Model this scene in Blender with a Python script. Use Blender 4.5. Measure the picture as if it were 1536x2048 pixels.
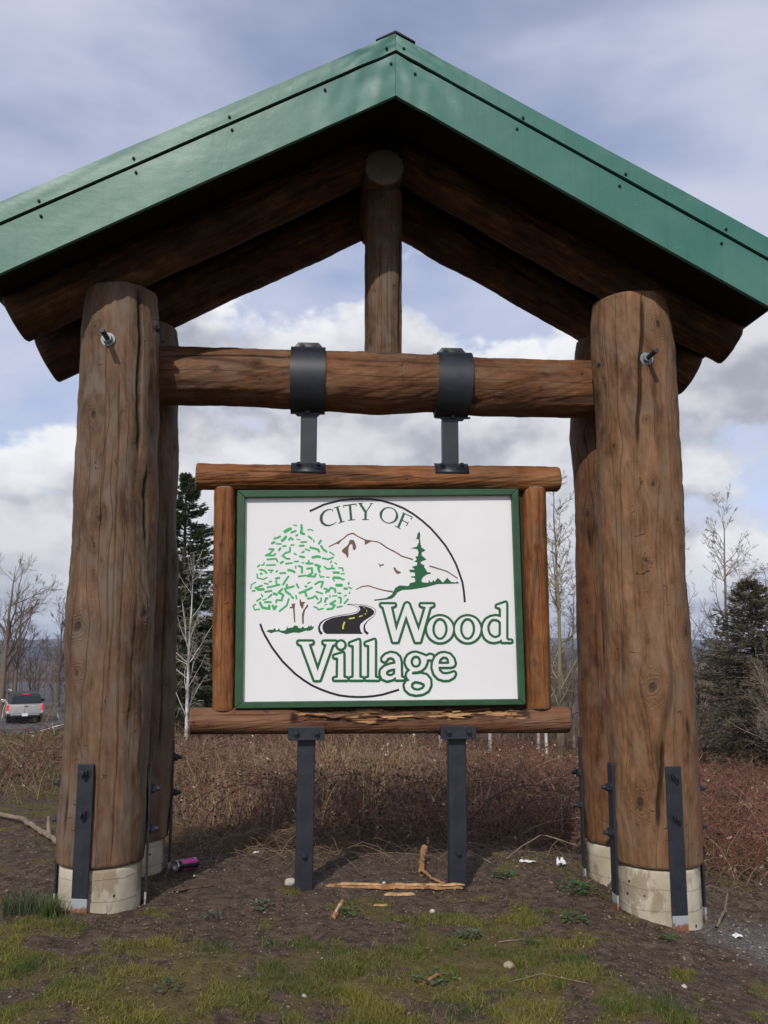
import bpy, bmesh, math, random
import numpy as np
from mathutils import Vector, Matrix
from mathutils.geometry import delaunay_2d_cdt

for o in list(bpy.data.objects):
    bpy.data.objects.remove(o)
scene = bpy.context.scene
COL = scene.collection
R = math.radians

# ---------------------------------------------------------------- camera
cam_d = bpy.data.cameras.new('camera')
cam_d.sensor_fit = 'VERTICAL'
cam_d.sensor_height = 36.0
cam_d.lens = 30.76
cam_d.clip_start = 0.05
cam_d.clip_end = 20000
cam = bpy.data.objects.new('camera', cam_d)
COL.objects.link(cam)
cam.location = (0, 0, 1.6)
cam.rotation_euler = (R(98.5), 0, 0)
scene.camera = cam
scene.render.resolution_x = 768
scene.render.resolution_y = 1024

# ---------------------------------------------------------------- node helper
def nd(nt, typ, props=None, **ins):
    n = nt.nodes.new(typ)
    for k, v in (props or {}).items():
        setattr(n, k, v)
    for k, v in ins.items():
        key = int(k[1:]) if k[0] == 'i' and k[1:].isdigit() else k.replace('_', ' ')
        s = n.inputs[key]
        if isinstance(v, bpy.types.NodeSocket):
            nt.links.new(v, s)
        elif v is not None:
            s.default_value = v
    return n

def mth(nt, op, a, b=0.0, c=None, clamp=False):
    n = nt.nodes.new('ShaderNodeMath'); n.operation = op; n.use_clamp = clamp
    for i, v in enumerate((a, b, c)):
        if v is None: continue
        if isinstance(v, bpy.types.NodeSocket): nt.links.new(v, n.inputs[i])
        else: n.inputs[i].default_value = v
    return n.outputs[0]

def sstep(nt, v, a, b, lo=0.0, hi=1.0):
    n = nd(nt, 'ShaderNodeMapRange', {'interpolation_type': 'SMOOTHSTEP'}, Value=v, i1=a, i2=b, i3=lo, i4=hi)
    return n.outputs[0]

def mixc(nt, f, a, b, mode='MIX'):
    n = nt.nodes.new('ShaderNodeMix'); n.data_type = 'RGBA'; n.blend_type = mode
    for i, v in ((0, f), (6, a), (7, b)):
        if isinstance(v, bpy.types.NodeSocket): nt.links.new(v, n.inputs[i])
        elif i == 0: n.inputs[i].default_value = v
        else: n.inputs[i].default_value = tuple(v) + (1,) if len(v) == 3 else v
    return n.outputs[2]

def noise(nt, vec, scale, detail=4.0, rough=0.55, dist=0.0, out=0):
    n = nd(nt, 'ShaderNodeTexNoise', None, Vector=vec, Scale=scale, Detail=detail, Roughness=rough, Distortion=dist)
    return n.outputs[out]

def vmul(nt, v, s):
    n = nt.nodes.new('ShaderNodeVectorMath'); n.operation = 'MULTIPLY'
    nt.links.new(v, n.inputs[0]); n.inputs[1].default_value = s
    return n.outputs[0]

def vadd(nt, v, s):
    n = nt.nodes.new('ShaderNodeVectorMath'); n.operation = 'ADD'
    nt.links.new(v, n.inputs[0])
    if isinstance(s, bpy.types.NodeSocket): nt.links.new(s, n.inputs[1])
    else: n.inputs[1].default_value = s
    return n.outputs[0]

# ---------------------------------------------------------------- sun, sky
SUN_EL, SUN_AZ = R(38.5), R(15)          # light travels 14 deg to the right of the view direction
travel = Vector((math.sin(SUN_AZ) * math.cos(SUN_EL), math.cos(SUN_AZ) * math.cos(SUN_EL), -math.sin(SUN_EL)))
sl = bpy.data.lights.new('sun', 'SUN')
sl.energy = 3.0
sl.angle = R(0.6)
sl.color = (1.0, 0.94, 0.86)
so = bpy.data.objects.new('sun', sl); COL.objects.link(so)
so.rotation_euler = travel.to_track_quat('-Z', 'Y').to_euler()
so.location = (-10, -30, 30)

world = bpy.data.worlds.new('World'); scene.world = world; world.use_nodes = True
nt = world.node_tree; nt.nodes.clear()
sky = nd(nt, 'ShaderNodeTexSky', {'sky_type': 'NISHITA', 'sun_disc': False, 'sun_elevation': SUN_EL,
         'sun_rotation': R(194), 'altitude': 60, 'air_density': 1.0, 'dust_density': 0.6, 'ozone_density': 2.0})
tc = nd(nt, 'ShaderNodeTexCoord').outputs['Generated']
sep = nd(nt, 'ShaderNodeSeparateXYZ', None, Vector=tc)
zc = mth(nt, 'MAXIMUM', sep.outputs[2], 0.0)
den = mth(nt, 'ADD', zc, 0.14)
qx = mth(nt, 'DIVIDE', sep.outputs[0], den)
qy = mth(nt, 'DIVIDE', sep.outputs[1], den)
q = nd(nt, 'ShaderNodeCombineXYZ', None, X=qx, Y=qy, Z=mth(nt, 'MULTIPLY', zc, 3.0)).outputs[0]
skyc = mixc(nt, 1.0, sky.outputs[0], (0.142, 0.132, 0.140), 'MULTIPLY')
# thin high veil
veil = noise(nt, vmul(nt, q, (0.9, 0.6, 1.0)), 1.1, 5, 0.5, 0.15)
veil2 = noise(nt, vmul(nt, q, (1.0, 0.8, 1.0)), 4.5, 4, 0.5, 0.1)
veil = mth(nt, 'ADD', mth(nt, 'MULTIPLY', veil, 0.8), mth(nt, 'MULTIPLY', veil2, 0.2))
veil = sstep(nt, veil, 0.37, 0.62, 0.26, 0.95)
c1 = mixc(nt, veil, skyc, (0.62, 0.65, 0.80))
# cumulus: cover falls with elevation
dv = vmul(nt, tc, (4.4, 4.4, 6.4))
SH = (3.3, 8.8, 4.2)
big = noise(nt, vadd(nt, dv, SH), 1.0, 10, 0.56, 0.0)
cover = mth(nt, 'ADD', sstep(nt, zc, 0.26, 0.56, 0.0, 0.36), 0.385)
thick = mth(nt, 'SUBTRACT', big, cover)
mask = sstep(nt, thick, 0.0, 0.075)
# self shading of the cloud: compare with the density a little higher up the sky
big2 = noise(nt, vadd(nt, dv, (SH[0] - 0.10, SH[1], SH[2] + 0.26)), 1.0, 5, 0.54, 0.0)
lit = mth(nt, 'SUBTRACT', big, big2)
lit = sstep(nt, lit, -0.13, 0.10)
core = sstep(nt, thick, 0.02, 0.20)
lit = mth(nt, 'MULTIPLY', lit, mth(nt, 'SUBTRACT', 1.0, mth(nt, 'MULTIPLY', core, 0.40)))
rim = sstep(nt, thick, 0.07, 0.0, 0.0, 0.35)
lit = mth(nt, 'MINIMUM', mth(nt, 'ADD', lit, rim), 1.0)
cloudc = mixc(nt, lit, (0.40, 0.42, 0.49), (0.96, 0.97, 0.99))
c2 = mixc(nt, mask, c1, cloudc)
# layered bank close to the horizon
bank = noise(nt, nd(nt, 'ShaderNodeCombineXYZ', None, X=mth(nt, 'MULTIPLY', sep.outputs[0], 3.0), Y=mth(nt, 'MULTIPLY', sep.outputs[1], 3.0), Z=mth(nt, 'MULTIPLY', sep.outputs[2], 26.0)).outputs[0], 1.5, 6, 0.55, 0.5)
bankc = mixc(nt, sstep(nt, bank, 0.36, 0.66), (0.27, 0.31, 0.42), (0.66, 0.71, 0.82))
c3 = mixc(nt, sstep(nt, zc, 0.10, 0.0, 0.0, 0.8), c2, bankc)
bg = nd(nt, 'ShaderNodeBackground', None, Color=c3, Strength=1.0)
nd(nt, 'ShaderNodeOutputWorld', None, Surface=bg.outputs[0])

vs = scene.view_settings
vs.view_transform = 'Standard'; vs.look = 'None'; vs.gamma = 1; vs.exposure = 0.0
vs.use_curve_mapping = False
scene.cycles.max_bounces = 6
scene.cycles.use_denoising = True

# ---------------------------------------------------------------- mesh helpers
def tag(o, label=None, cat=None, group=None, kind=None):
    if label: o['label'] = label
    if cat: o['category'] = cat
    if group: o['group'] = group
    if kind: o['kind'] = kind
    return o

def link(name, me, parent=None):
    o = bpy.data.objects.new(name, me); COL.objects.link(o)
    if parent is not None: o.parent = parent
    return o

def empty(name, loc=(0, 0, 0), rz=0.0):
    o = bpy.data.objects.new(name, None); COL.objects.link(o)
    o.location = loc; o.rotation_euler = (0, 0, rz); o.empty_display_size = 0.2
    return o

def fmesh(name, V, F, mat=None, smooth=False, attrs=None, cols=None):
    V = np.ascontiguousarray(V, np.float32); F = np.ascontiguousarray(F, np.int32)
    me = bpy.data.meshes.new(name)
    m, k = F.shape
    me.vertices.add(len(V)); me.vertices.foreach_set('co', V.ravel())
    me.loops.add(m * k); me.loops.foreach_set('vertex_index', F.ravel())
    me.polygons.add(m); me.polygons.foreach_set('loop_start', np.arange(0, m * k, k, dtype=np.int32))
    if smooth: me.polygons.foreach_set('use_smooth', np.ones(m, bool))
    for n, a in (attrs or {}).items():
        at = me.attributes.new(n, 'FLOAT', 'POINT'); at.data.foreach_set('value', np.asarray(a, np.float32).ravel())
    if cols is not None:
        at = me.attributes.new('Col', 'FLOAT_COLOR', 'POINT')
        c = np.ones((len(V), 4), np.float32); c[:, :3] = cols
        at.data.foreach_set('color', c.ravel())
    me.update(calc_edges=True)
    if mat: me.materials.append(mat)
    return me

def pmesh(name, V, F, mat=None, smooth=False):
    me = bpy.data.meshes.new(name)
    me.from_pydata([tuple(v) for v in V], [], [tuple(f) for f in F])
    if smooth: me.polygons.foreach_set('use_smooth', np.ones(len(me.polygons), bool))
    me.update()
    if mat: me.materials.append(mat)
    return me

def bm_mesh(name, bm, mat=None, smooth=False):
    bmesh.ops.recalc_face_normals(bm, faces=bm.faces[:])
    me = bpy.data.meshes.new(name); bm.to_mesh(me); bm.free()
    if smooth: me.polygons.foreach_set('use_smooth', np.ones(len(me.polygons), bool))
    if mat: me.materials.append(mat)
    return me

def box(sx, sy, sz, c=(0, 0, 0), bev=0.0, bm=None, seg=2, M=None):
    own = bmesh.new()
    bmesh.ops.create_cube(own, size=1.0)
    bmesh.ops.scale(own, vec=(sx, sy, sz), verts=own.verts[:])
    if bev: bmesh.ops.bevel(own, geom=own.edges[:], offset=bev, segments=seg, profile=0.5, affect='EDGES')
    bmesh.ops.translate(own, vec=c, verts=own.verts[:])
    if M is not None: bmesh.ops.transform(own, matrix=M, verts=own.verts[:])
    if bm is None: return own
    t = bpy.data.meshes.new('t'); own.to_mesh(t); own.free(); bm.from_mesh(t); bpy.data.meshes.remove(t)
    return bm

def prism(poly, depth, bev=0.0, axis='y'):
    """polygon in (x,z) extruded along +y by depth"""
    bm = bmesh.new()
    a = [bm.verts.new((x, 0, z)) for x, z in poly]; b = [bm.verts.new((x, depth, z)) for x, z in poly]
    bm.faces.new(a); bm.faces.new(b[::-1])
    n = len(poly)
    for i in range(n): bm.faces.new((a[i], b[i], b[(i + 1) % n], a[(i + 1) % n]))
    bmesh.ops.recalc_face_normals(bm, faces=bm.faces[:])
    if bev: bmesh.ops.bevel(bm, geom=bm.edges[:], offset=bev, segments=2, profile=0.5, affect='EDGES')
    return bm

def cyl(r, h, n=16, r2=None, M=None, bev=0.0):
    """along +z from 0 to h"""
    bm = bmesh.new()
    bmesh.ops.create_cone(bm, cap_ends=True, segments=n, radius1=r, radius2=r if r2 is None else r2, depth=h)
    bmesh.ops.translate(bm, vec=(0, 0, h / 2), verts=bm.verts[:])
    if bev: bmesh.ops.bevel(bm, geom=[e for e in bm.edges if abs(e.verts[0].co.z - e.verts[1].co.z) < 1e-6], offset=bev, segments=2, profile=0.5, affect='EDGES')
    if M is not None: bmesh.ops.transform(bm, matrix=M, verts=bm.verts[:])
    return bm

def join(bm, other):
    t = bpy.data.meshes.new('t'); other.to_mesh(t); other.free(); bm.from_mesh(t); bpy.data.meshes.remove(t)
    return bm

def lat(shape, seed):
    return np.random.default_rng(seed).random(shape)

def vnoise(x, y, seed=0, perx=None):
    """smooth value noise, arrays x,y in lattice units"""
    n = 64
    g = lat((n, n), seed)
    xi = np.floor(x).astype(int); yi = np.floor(y).astype(int)
    fx = x - xi; fy = y - yi
    fx = fx * fx * (3 - 2 * fx); fy = fy * fy * (3 - 2 * fy)
    m = perx or n
    a = g[xi % m % n, yi % n]; b = g[(xi + 1) % m % n, yi % n]; c = g[xi % m % n, (yi + 1) % n]; d = g[(xi + 1) % m % n, (yi + 1) % n]
    return (a * (1 - fx) + b * fx) * (1 - fy) + (c * (1 - fx) + d * fx) * fy - 0.5

def fbm(x, y, seed=0, oct=4):
    s = np.zeros_like(x, float); a = 1.0
    for i in range(oct):
        s += a * vnoise(x * 2 ** i + 7.3 * i, y * 2 ** i + 3.1 * i, seed + i); a *= 0.5
    return s

def tubes(P, rad, sides=3):
    """P (N,K,3), rad (N,K) -> verts, quads"""
    N_, K, _ = P.shape
    T = np.gradient(P, axis=1)
    T /= np.linalg.norm(T, axis=2, keepdims=True) + 1e-9
    ref = np.zeros_like(T); ref[..., 0] = 1.0
    alt = np.abs(T[..., 0]) > 0.9
    ref[alt] = (0, 1, 0)
    A = np.cross(T, ref); A /= np.linalg.norm(A, axis=2, keepdims=True) + 1e-9
    B = np.cross(T, A)
    ang = np.arange(sides) * 2 * math.pi / sides
    V = P[:, :, None, :] + rad[:, :, None, None] * (A[:, :, None, :] * np.cos(ang)[None, None, :, None] + B[:, :, None, :] * np.sin(ang)[None, None, :, None])
    idx = np.arange(N_ * K * sides).reshape(N_, K, sides)
    a = idx[:, :-1, :]; b = np.roll(a, -1, axis=2); c = idx[:, 1:, :]; d = np.roll(c, -1, axis=2)
    F = np.stack([a, b, d, c], axis=-1).reshape(-1, 4)
    return V.reshape(-1, 3), F

# ---------------------------------------------------------------- materials
def new_mat(name):
    m = bpy.data.materials.new(name); m.use_nodes = True
    t = m.node_tree; t.nodes.clear()
    return m, t

def finish(t, color, rough=0.7, spec=0.3, bump=None, bstr=0.3, bdist=0.01, metal=0.0, emit=None, estr=0.0, coat=0.0):
    p = nd(t, 'ShaderNodeBsdfPrincipled')
    def put(k, v):
        if isinstance(v, bpy.types.NodeSocket): t.links.new(v, p.inputs[k])
        else: p.inputs[k].default_value = (tuple(v) + (1,)) if isinstance(v, tuple) and len(v) == 3 else v
    put('Base Color', color); put('Roughness', rough); put('Specular IOR Level', spec); put('Metallic', metal)
    if coat: put('Coat Weight', coat); put('Coat Roughness', 0.1)
    if emit: put('Emission Color', emit); put('Emission Strength', estr)
    if bump is not None:
        b = nd(t, 'ShaderNodeBump', None, Height=bump, Strength=bstr, Distance=bdist)
        t.links.new(b.outputs[0], p.inputs['Normal'])
    nd(t, 'ShaderNodeOutputMaterial', None, Surface=p.outputs[0])

def simple(name, c, rough=0.6, spec=0.4, var=0.15, vscale=8.0, bstr=0.0, metal=0.0, coat=0.0):
    m, t = new_mat(name)
    co = nd(t, 'ShaderNodeTexCoord').outputs['Object']
    n = noise(t, co, vscale, 5, 0.6)
    k = nd(t, 'ShaderNodeMapRange', None, Value=n, i1=0.25, i2=0.75, i3=1 - var, i4=1 + var).outputs[0]
    col = mixc(t, 1.0, c, nd(t, 'ShaderNodeCombineXYZ', None, X=k, Y=k, Z=k).outputs[0], 'MULTIPLY')
    finish(t, col, rough, spec, n if bstr else None, bstr, 0.01, metal, coat=coat)
    return m

def vcol(name, rough=0.8, spec=0.2, trans=0.0, jit=0.0):
    m, t = new_mat(name)
    c = nd(t, 'ShaderNodeAttribute', {'attribute_name': 'Col'}).outputs[0]
    p = nd(t, 'ShaderNodeBsdfPrincipled', None, Base_Color=c, Roughness=rough)
    p.inputs['Specular IOR Level'].default_value = spec
    sh = p.outputs[0]
    if trans:
        tr = nd(t, 'ShaderNodeBsdfTranslucent', None, Color=c)
        sh = nd(t, 'ShaderNodeMixShader', None, i0=trans, i1=sh, i2=tr.outputs[0]).outputs[0]
    nd(t, 'ShaderNodeOutputMaterial', None, Surface=sh)
    return m

def wood(name, dark, mid, light, grey, greyamt=0.45, chk=16.0, chkstr=0.8, straight=0.0, seed=0.0, stain=0.5, rough=0.72):
    """weathered debarked log; gu/gs run across and along the grain, kd is the distance to the nearest knot"""
    m, t = new_mat(name)
    A = lambda n: nd(t, 'ShaderNodeAttribute', {'attribute_name': n}).outputs['Fac']
    gu, gs, kd, crk, endg, fresh = A('gu'), A('gs'), A('kd'), A('crk'), A('endg'), A('fresh')
    info = nd(t, 'ShaderNodeObjectInfo').outputs['Random']
    off = mth(t, 'ADD', mth(t, 'MULTIPLY', info, 37.0), seed)
    uv = nd(t, 'ShaderNodeCombineXYZ', None, X=gu, Y=gs, Z=off).outputs[0]
    wob = mth(t, 'MULTIPLY', mth(t, 'SUBTRACT', noise(t, vmul(t, uv, (2.0, 1.4, 1)), 1.0, 3), 0.5), 0.05 * (1 - straight))
    uw_ = mth(t, 'ADD', gu, wob)
    g = nd(t, 'ShaderNodeCombineXYZ', None, X=uw_, Y=gs, Z=off).outputs[0]
    fine = noise(t, vmul(t, g, (170, 2.6, 1)), 1.0, 4, 0.6)
    fib = noise(t, vmul(t, g, (46, 1.0, 1)), 1.0, 4, 0.55)
    patch = noise(t, vmul(t, uv, (5.0, 1.5, 1)), 1.0, 5, 0.6)
    patch2 = noise(t, vadd(t, vmul(t, uv, (9.0, 3.4, 1)), (9.1, 2.7, 4.0)), 1.0, 5, 0.62)
    mot = noise(t, vadd(t, vmul(t, uv, (13, 6.0, 1)), (5.1, 1.2, 3.0)), 1.0, 6, 0.68)
    s = mth(t, 'ADD', mth(t, 'MULTIPLY', fib, 0.24), mth(t, 'MULTIPLY', patch, 0.50))
    s = mth(t, 'ADD', s, mth(t, 'ADD', mth(t, 'MULTIPLY', fine, 0.20), mth(t, 'MULTIPLY', mot, 0.46)))
    col = mixc(t, sstep(t, s, 0.56, 0.73), dark, mid)
    col = mixc(t, sstep(t, s, 0.70, 0.90), col, light)
    gm = mth(t, 'MULTIPLY', sstep(t, patch2, 0.42, 0.66), greyamt)
    col = mixc(t, gm, col, grey)
    # dark run-off stains
    stn = mth(t, 'MULTIPLY', sstep(t, noise(t, vadd(t, vmul(t, uv, (7, 0.9, 1)), (3, 8, 2)), 1.0, 4), 0.56, 0.72), stain)
    col = mixc(t, stn, col, tuple(0.42 * x for x in dark))
    # checks: thin lines along the grain
    cv_ = nd(t, 'ShaderNodeCombineXYZ', None, X=mth(t, 'MULTIPLY', uw_, chk), Y=mth(t, 'MULTIPLY', gs, 0.10 if straight else 0.5), Z=off).outputs[0]
    vor = (nd(t, 'ShaderNodeTexVoronoi', {'feature': 'DISTANCE_TO_EDGE', 'voronoi_dimensions': '1D'}, W=mth(t, 'ADD', mth(t, 'MULTIPLY', uw_, chk), off), Scale=1.0) if straight > 0.5 else nd(t, 'ShaderNodeTexVoronoi', {'feature': 'DISTANCE_TO_EDGE', 'voronoi_dimensions': '2D'}, Vector=cv_, Scale=1.0)).outputs['Distance']
    gate = sstep(t, noise(t, vadd(t, vmul(t, uv, (6, 0.7, 1)), (1, 5, 9)), 1.0, 2), 0.40, 0.56)
    line = mth(t, 'MULTIPLY', mth(t, 'MULTIPLY', sstep(t, vor, 0.026, 0.004), gate), chkstr)
    # short nicks
    vn = nd(t, 'ShaderNodeTexVoronoi', {'feature': 'F1', 'voronoi_dimensions': '2D'}, Vector=vadd(t, vmul(t, g, (8, 4.0, 1)), noise(t, vmul(t, g, (30, 14, 1)), 1.0, 2, 0.5, 0, 1)), Scale=1.0, Randomness=1.0)
    nick = mth(t, 'MULTIPLY', sstep(t, vn.outputs['Distance'], 0.085, 0.03), sstep(t, nd(t, 'ShaderNodeSeparateColor', None, Color=vn.outputs['Color']).outputs[0], 0.84, 0.90))
    line = mth(t, 'MAXIMUM', line, mth(t, 'MULTIPLY', nick, 0.6))
    sg_ = noise(t, vadd(t, vmul(t, uv, (3.1, 2.0, 1)), (7, 3, 1)), 1.0, 3)
    scar = mth(t, 'MULTIPLY', sstep(t, noise(t, vmul(t, g, (15, 34, 1)), 1.0, 3, 0.5, 1.2), 0.655, 0.70), sstep(t, sg_, 0.50, 0.60))
    line = mth(t, 'MAXIMUM', line, mth(t, 'MULTIPLY', scar, 0.7))
    line = mth(t, 'MAXIMUM', line, mth(t, 'MULTIPLY', crk, 0.9))
    # knots: rings and dark heart
    ring = mth(t, 'SINE', mth(t, 'ADD', mth(t, 'MULTIPLY', kd, 430), mth(t, 'MULTIPLY', mot, 16)))
    kin = sstep(t, kd, 0.105, 0.035)
    col = mixc(t, mth(t, 'MULTIPLY', kin, sstep(t, ring, -0.4, 1.0, 0.15, 0.5)), col, tuple(0.55 * a for a in mid))
    col = mixc(t, mth(t, 'MULTIPLY', sstep(t, kd, 0.028, 0.008), 0.8), col, tuple(0.30 * a for a in dark))
    # end grain
    col = mixc(t, endg, col, mixc(t, fine, tuple(0.9 * sum(grey) / 3 + 0.5 * a for a in grey), tuple(1.3 * sum(grey) / 3 + 0.7 * a for a in grey)))
    # torn fresh wood
    col = mixc(t, fresh, col, mixc(t, fib, (0.20, 0.085, 0.03), (0.55, 0.34, 0.16)))
    col = mixc(t, line, col, tuple(0.13 * a for a in dark))
    h = mth(t, 'SUBTRACT', mth(t, 'ADD', mth(t, 'MULTIPLY', fib, 0.6), mth(t, 'MULTIPLY', fine, 0.5)), mth(t, 'MULTIPLY', line, 1.6))
    h = mth(t, 'ADD', h, mth(t, 'MULTIPLY', mth(t, 'MULTIPLY', ring, kin), 0.25))
    h = mth(t, 'ADD', h, mth(t, 'MULTIPLY', mot, 1.0))
    finish(t, col, rough, 0.25, h, 0.65, 0.007)
    return m

W_POST = wood('weathered_post_wood', (0.064, 0.034, 0.0195), (0.138, 0.077, 0.043), (0.220, 0.132, 0.080), (0.148, 0.117, 0.089), 0.75, 13, 0.80, 0.9, 0.0, 0.28)
W_POST2 = wood('weathered_tan_wood', (0.076, 0.036, 0.017), (0.172, 0.086, 0.041), (0.272, 0.152, 0.080), (0.19, 0.137, 0.092), 0.55, 9, 0.42, 0.4, 5.0, 0.22)
W_BEAM = wood('beam_wood', (0.052, 0.021, 0.010), (0.140, 0.058, 0.024), (0.235, 0.110, 0.049), (0.165, 0.118, 0.080), 0.5, 11, 0.6, 0.4, 11.0, 0.35)
W_SIGN = wood('stained_sign_log_wood', (0.092, 0.033, 0.011), (0.215, 0.079, 0.025), (0.315, 0.135, 0.046), (0.21, 0.138, 0.078), 0.32, 12, 0.5, 0.4, 19.0, 0.12, 0.6)
W_ROT = wood('dark_rotten_log_wood', (0.070, 0.030, 0.015), (0.155, 0.066, 0.032), (0.22, 0.105, 0.055), (0.17, 0.12, 0.085), 0.4, 12, 0.8, 0.3, 23.0, 0.4, 0.7)
W_RAFT = wood('rafter_wood', (0.018, 0.007, 0.003), (0.085, 0.033, 0.011), (0.24, 0.110, 0.040), (0.09, 0.060, 0.038), 0.3, 10, 0.7, 0.2, 31.0, 0.6)  # bright patches paint in ground bounce light, dark tones the under-roof shade

def steel_mat():
    m, t = new_mat('painted_steel')
    co = nd(t, 'ShaderNodeTexCoord').outputs['Object']
    n = noise(t, co, 9, 6, 0.65); n2 = noise(t, vmul(t, co, (30, 30, 5)), 1.0, 4)
    col = mixc(t, sstep(t, n, 0.35, 0.7), (0.013, 0.016, 0.023), (0.022, 0.026, 0.036))
    col = mixc(t, mth(t, 'MULTIPLY', sstep(t, n2, 0.62, 0.75), 0.35), col, (0.07, 0.07, 0.07))
    rs = sstep(t, noise(t, vadd(t, co, (3, 1, 4)), 16, 5, 0.7), 0.68, 0.74)
    col = mixc(t, mth(t, 'MULTIPLY', rs, 0.6), col, (0.095, 0.042, 0.022))
    finish(t, col, nd(t, 'ShaderNodeMapRange', None, Value=n, i3=0.38, i4=0.55).outputs[0], 0.5, n2, 0.12, 0.004)
    return m
STEEL = steel_mat()
def galv_rust():
    m, t = new_mat('galvanized_rusting')
    tc_ = nd(t, 'ShaderNodeTexCoord')
    n = noise(t, tc_.outputs['Object'], 22, 5, 0.65)
    z = nd(t, 'ShaderNodeSeparateXYZ', None, Vector=tc_.outputs['Object']).outputs[2]
    k = sstep(t, mth(t, 'ADD', mth(t, 'MULTIPLY', z, -9.0), mth(t, 'MULTIPLY', n, 1.3)), 0.12, 0.34)
    col = mixc(t, k, (0.30, 0.325, 0.345), mixc(t, n, (0.10, 0.04, 0.02), (0.30, 0.12, 0.06)))
    finish(t, col, 0.7, 0.3, n, 0.3, 0.004)
    return m
GALVR = galv_rust()
GALV = simple('galvanized_steel', (0.24, 0.26, 0.29), 0.5, 0.5, 0.25, 14, 0, 0.3)
RUST = simple('rusty_steel', (0.26, 0.085, 0.03), 0.9, 0.1, 0.5, 30, 0.4)

def concrete_mat():
    m, t = new_mat('board_marked_concrete')
    co = nd(t, 'ShaderNodeTexCoord').outputs['Object']
    sp = nd(t, 'ShaderNodeSeparateXYZ', None, Vector=co)
    n = noise(t, co, 5, 6, 0.6); n2 = noise(t, co, 28, 5, 0.6)
    col = mixc(t, sstep(t, n, 0.3, 0.7), (0.38, 0.325, 0.235), (0.55, 0.505, 0.41))
    col = mixc(t, mth(t, 'MULTIPLY', n2, 0.35), col, (0.30, 0.26, 0.19))
    patch = sstep(t, noise(t, vadd(t, vmul(t, co, (3.5, 3.5, 2.0)), (4, 1, 7)), 1.0, 6, 0.66), 0.50, 0.56)
    col = mixc(t, mth(t, 'MULTIPLY', patch, 0.62), col, (0.20, 0.145, 0.08))
    vo = nd(t, 'ShaderNodeTexVoronoi', None, Vector=co, Scale=16.0)
    pit = mth(t, 'MULTIPLY', sstep(t, vo.outputs['Distance'], 0.20, 0.12), sstep(t, nd(t, 'ShaderNodeSeparateColor', None, Color=vo.outputs['Color']).outputs[0], 0.80, 0.84))
    col = mixc(t, pit, col, (0.06, 0.045, 0.03))
    # pour lines
    fz = mth(t, 'FRACT', mth(t, 'ADD', mth(t, 'MULTIPLY', sp.outputs[2], 8.0), mth(t, 'MULTIPLY', n, 0.4)))
    ln = mth(t, 'MULTIPLY', sstep(t, fz, 0.05, 0.0), 0.5)
    col = mixc(t, ln, col, (0.16, 0.12, 0.08))
    h = mth(t, 'SUBTRACT', mth(t, 'MULTIPLY', n2, 0.5), mth(t, 'ADD', pit, ln))
    finish(t, col, 0.88, 0.2, h, 0.5, 0.006)
    return m
CONC = concrete_mat()

def green_metal(name, base, dull):
    m, t = new_mat(name)
    co = nd(t, 'ShaderNodeTexCoord').outputs['Object']
    n = noise(t, co, 2.2, 6, 0.6, 0.4); n2 = noise(t, vmul(t, co, (3, 3, 14)), 3.0, 5, 0.6)
    f = mth(t, 'MULTIPLY', sstep(t, n, 0.35, 0.75), 0.55)
    col = mixc(t, f, base, dull)
    sc = sstep(t, noise(t, vmul(t, co, (2, 2, 26)), 4.0, 3, 0.5, 1.5), 0.70, 0.76)
    col = mixc(t, mth(t, 'MULTIPLY', sc, 0.22), col, (0.40, 0.52, 0.47))
    st_ = sstep(t, noise(t, vmul(t, co, (26, 3, 1.6)), 1.0, 4, 0.55), 0.52, 0.72)
    col = mixc(t, mth(t, 'MULTIPLY', st_, 0.28), col, (0.020, 0.075, 0.058))
    finish(t, col, nd(t, 'ShaderNodeMapRange', None, Value=n2, i3=0.36, i4=0.52).outputs[0], 0.5, n, 0.16, 0.03)
    return m
GREEN = green_metal('green_roof_metal', (0.032, 0.142, 0.106), (0.085, 0.205, 0.168))
BLACKRUB = simple('black_underlay', (0.012, 0.012, 0.013), 0.6, 0.3)
SHEATH = simple('roof_sheathing_wood', (0.020, 0.012, 0.008), 0.8, 0.2, 0.3, 6, 0.2)

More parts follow.
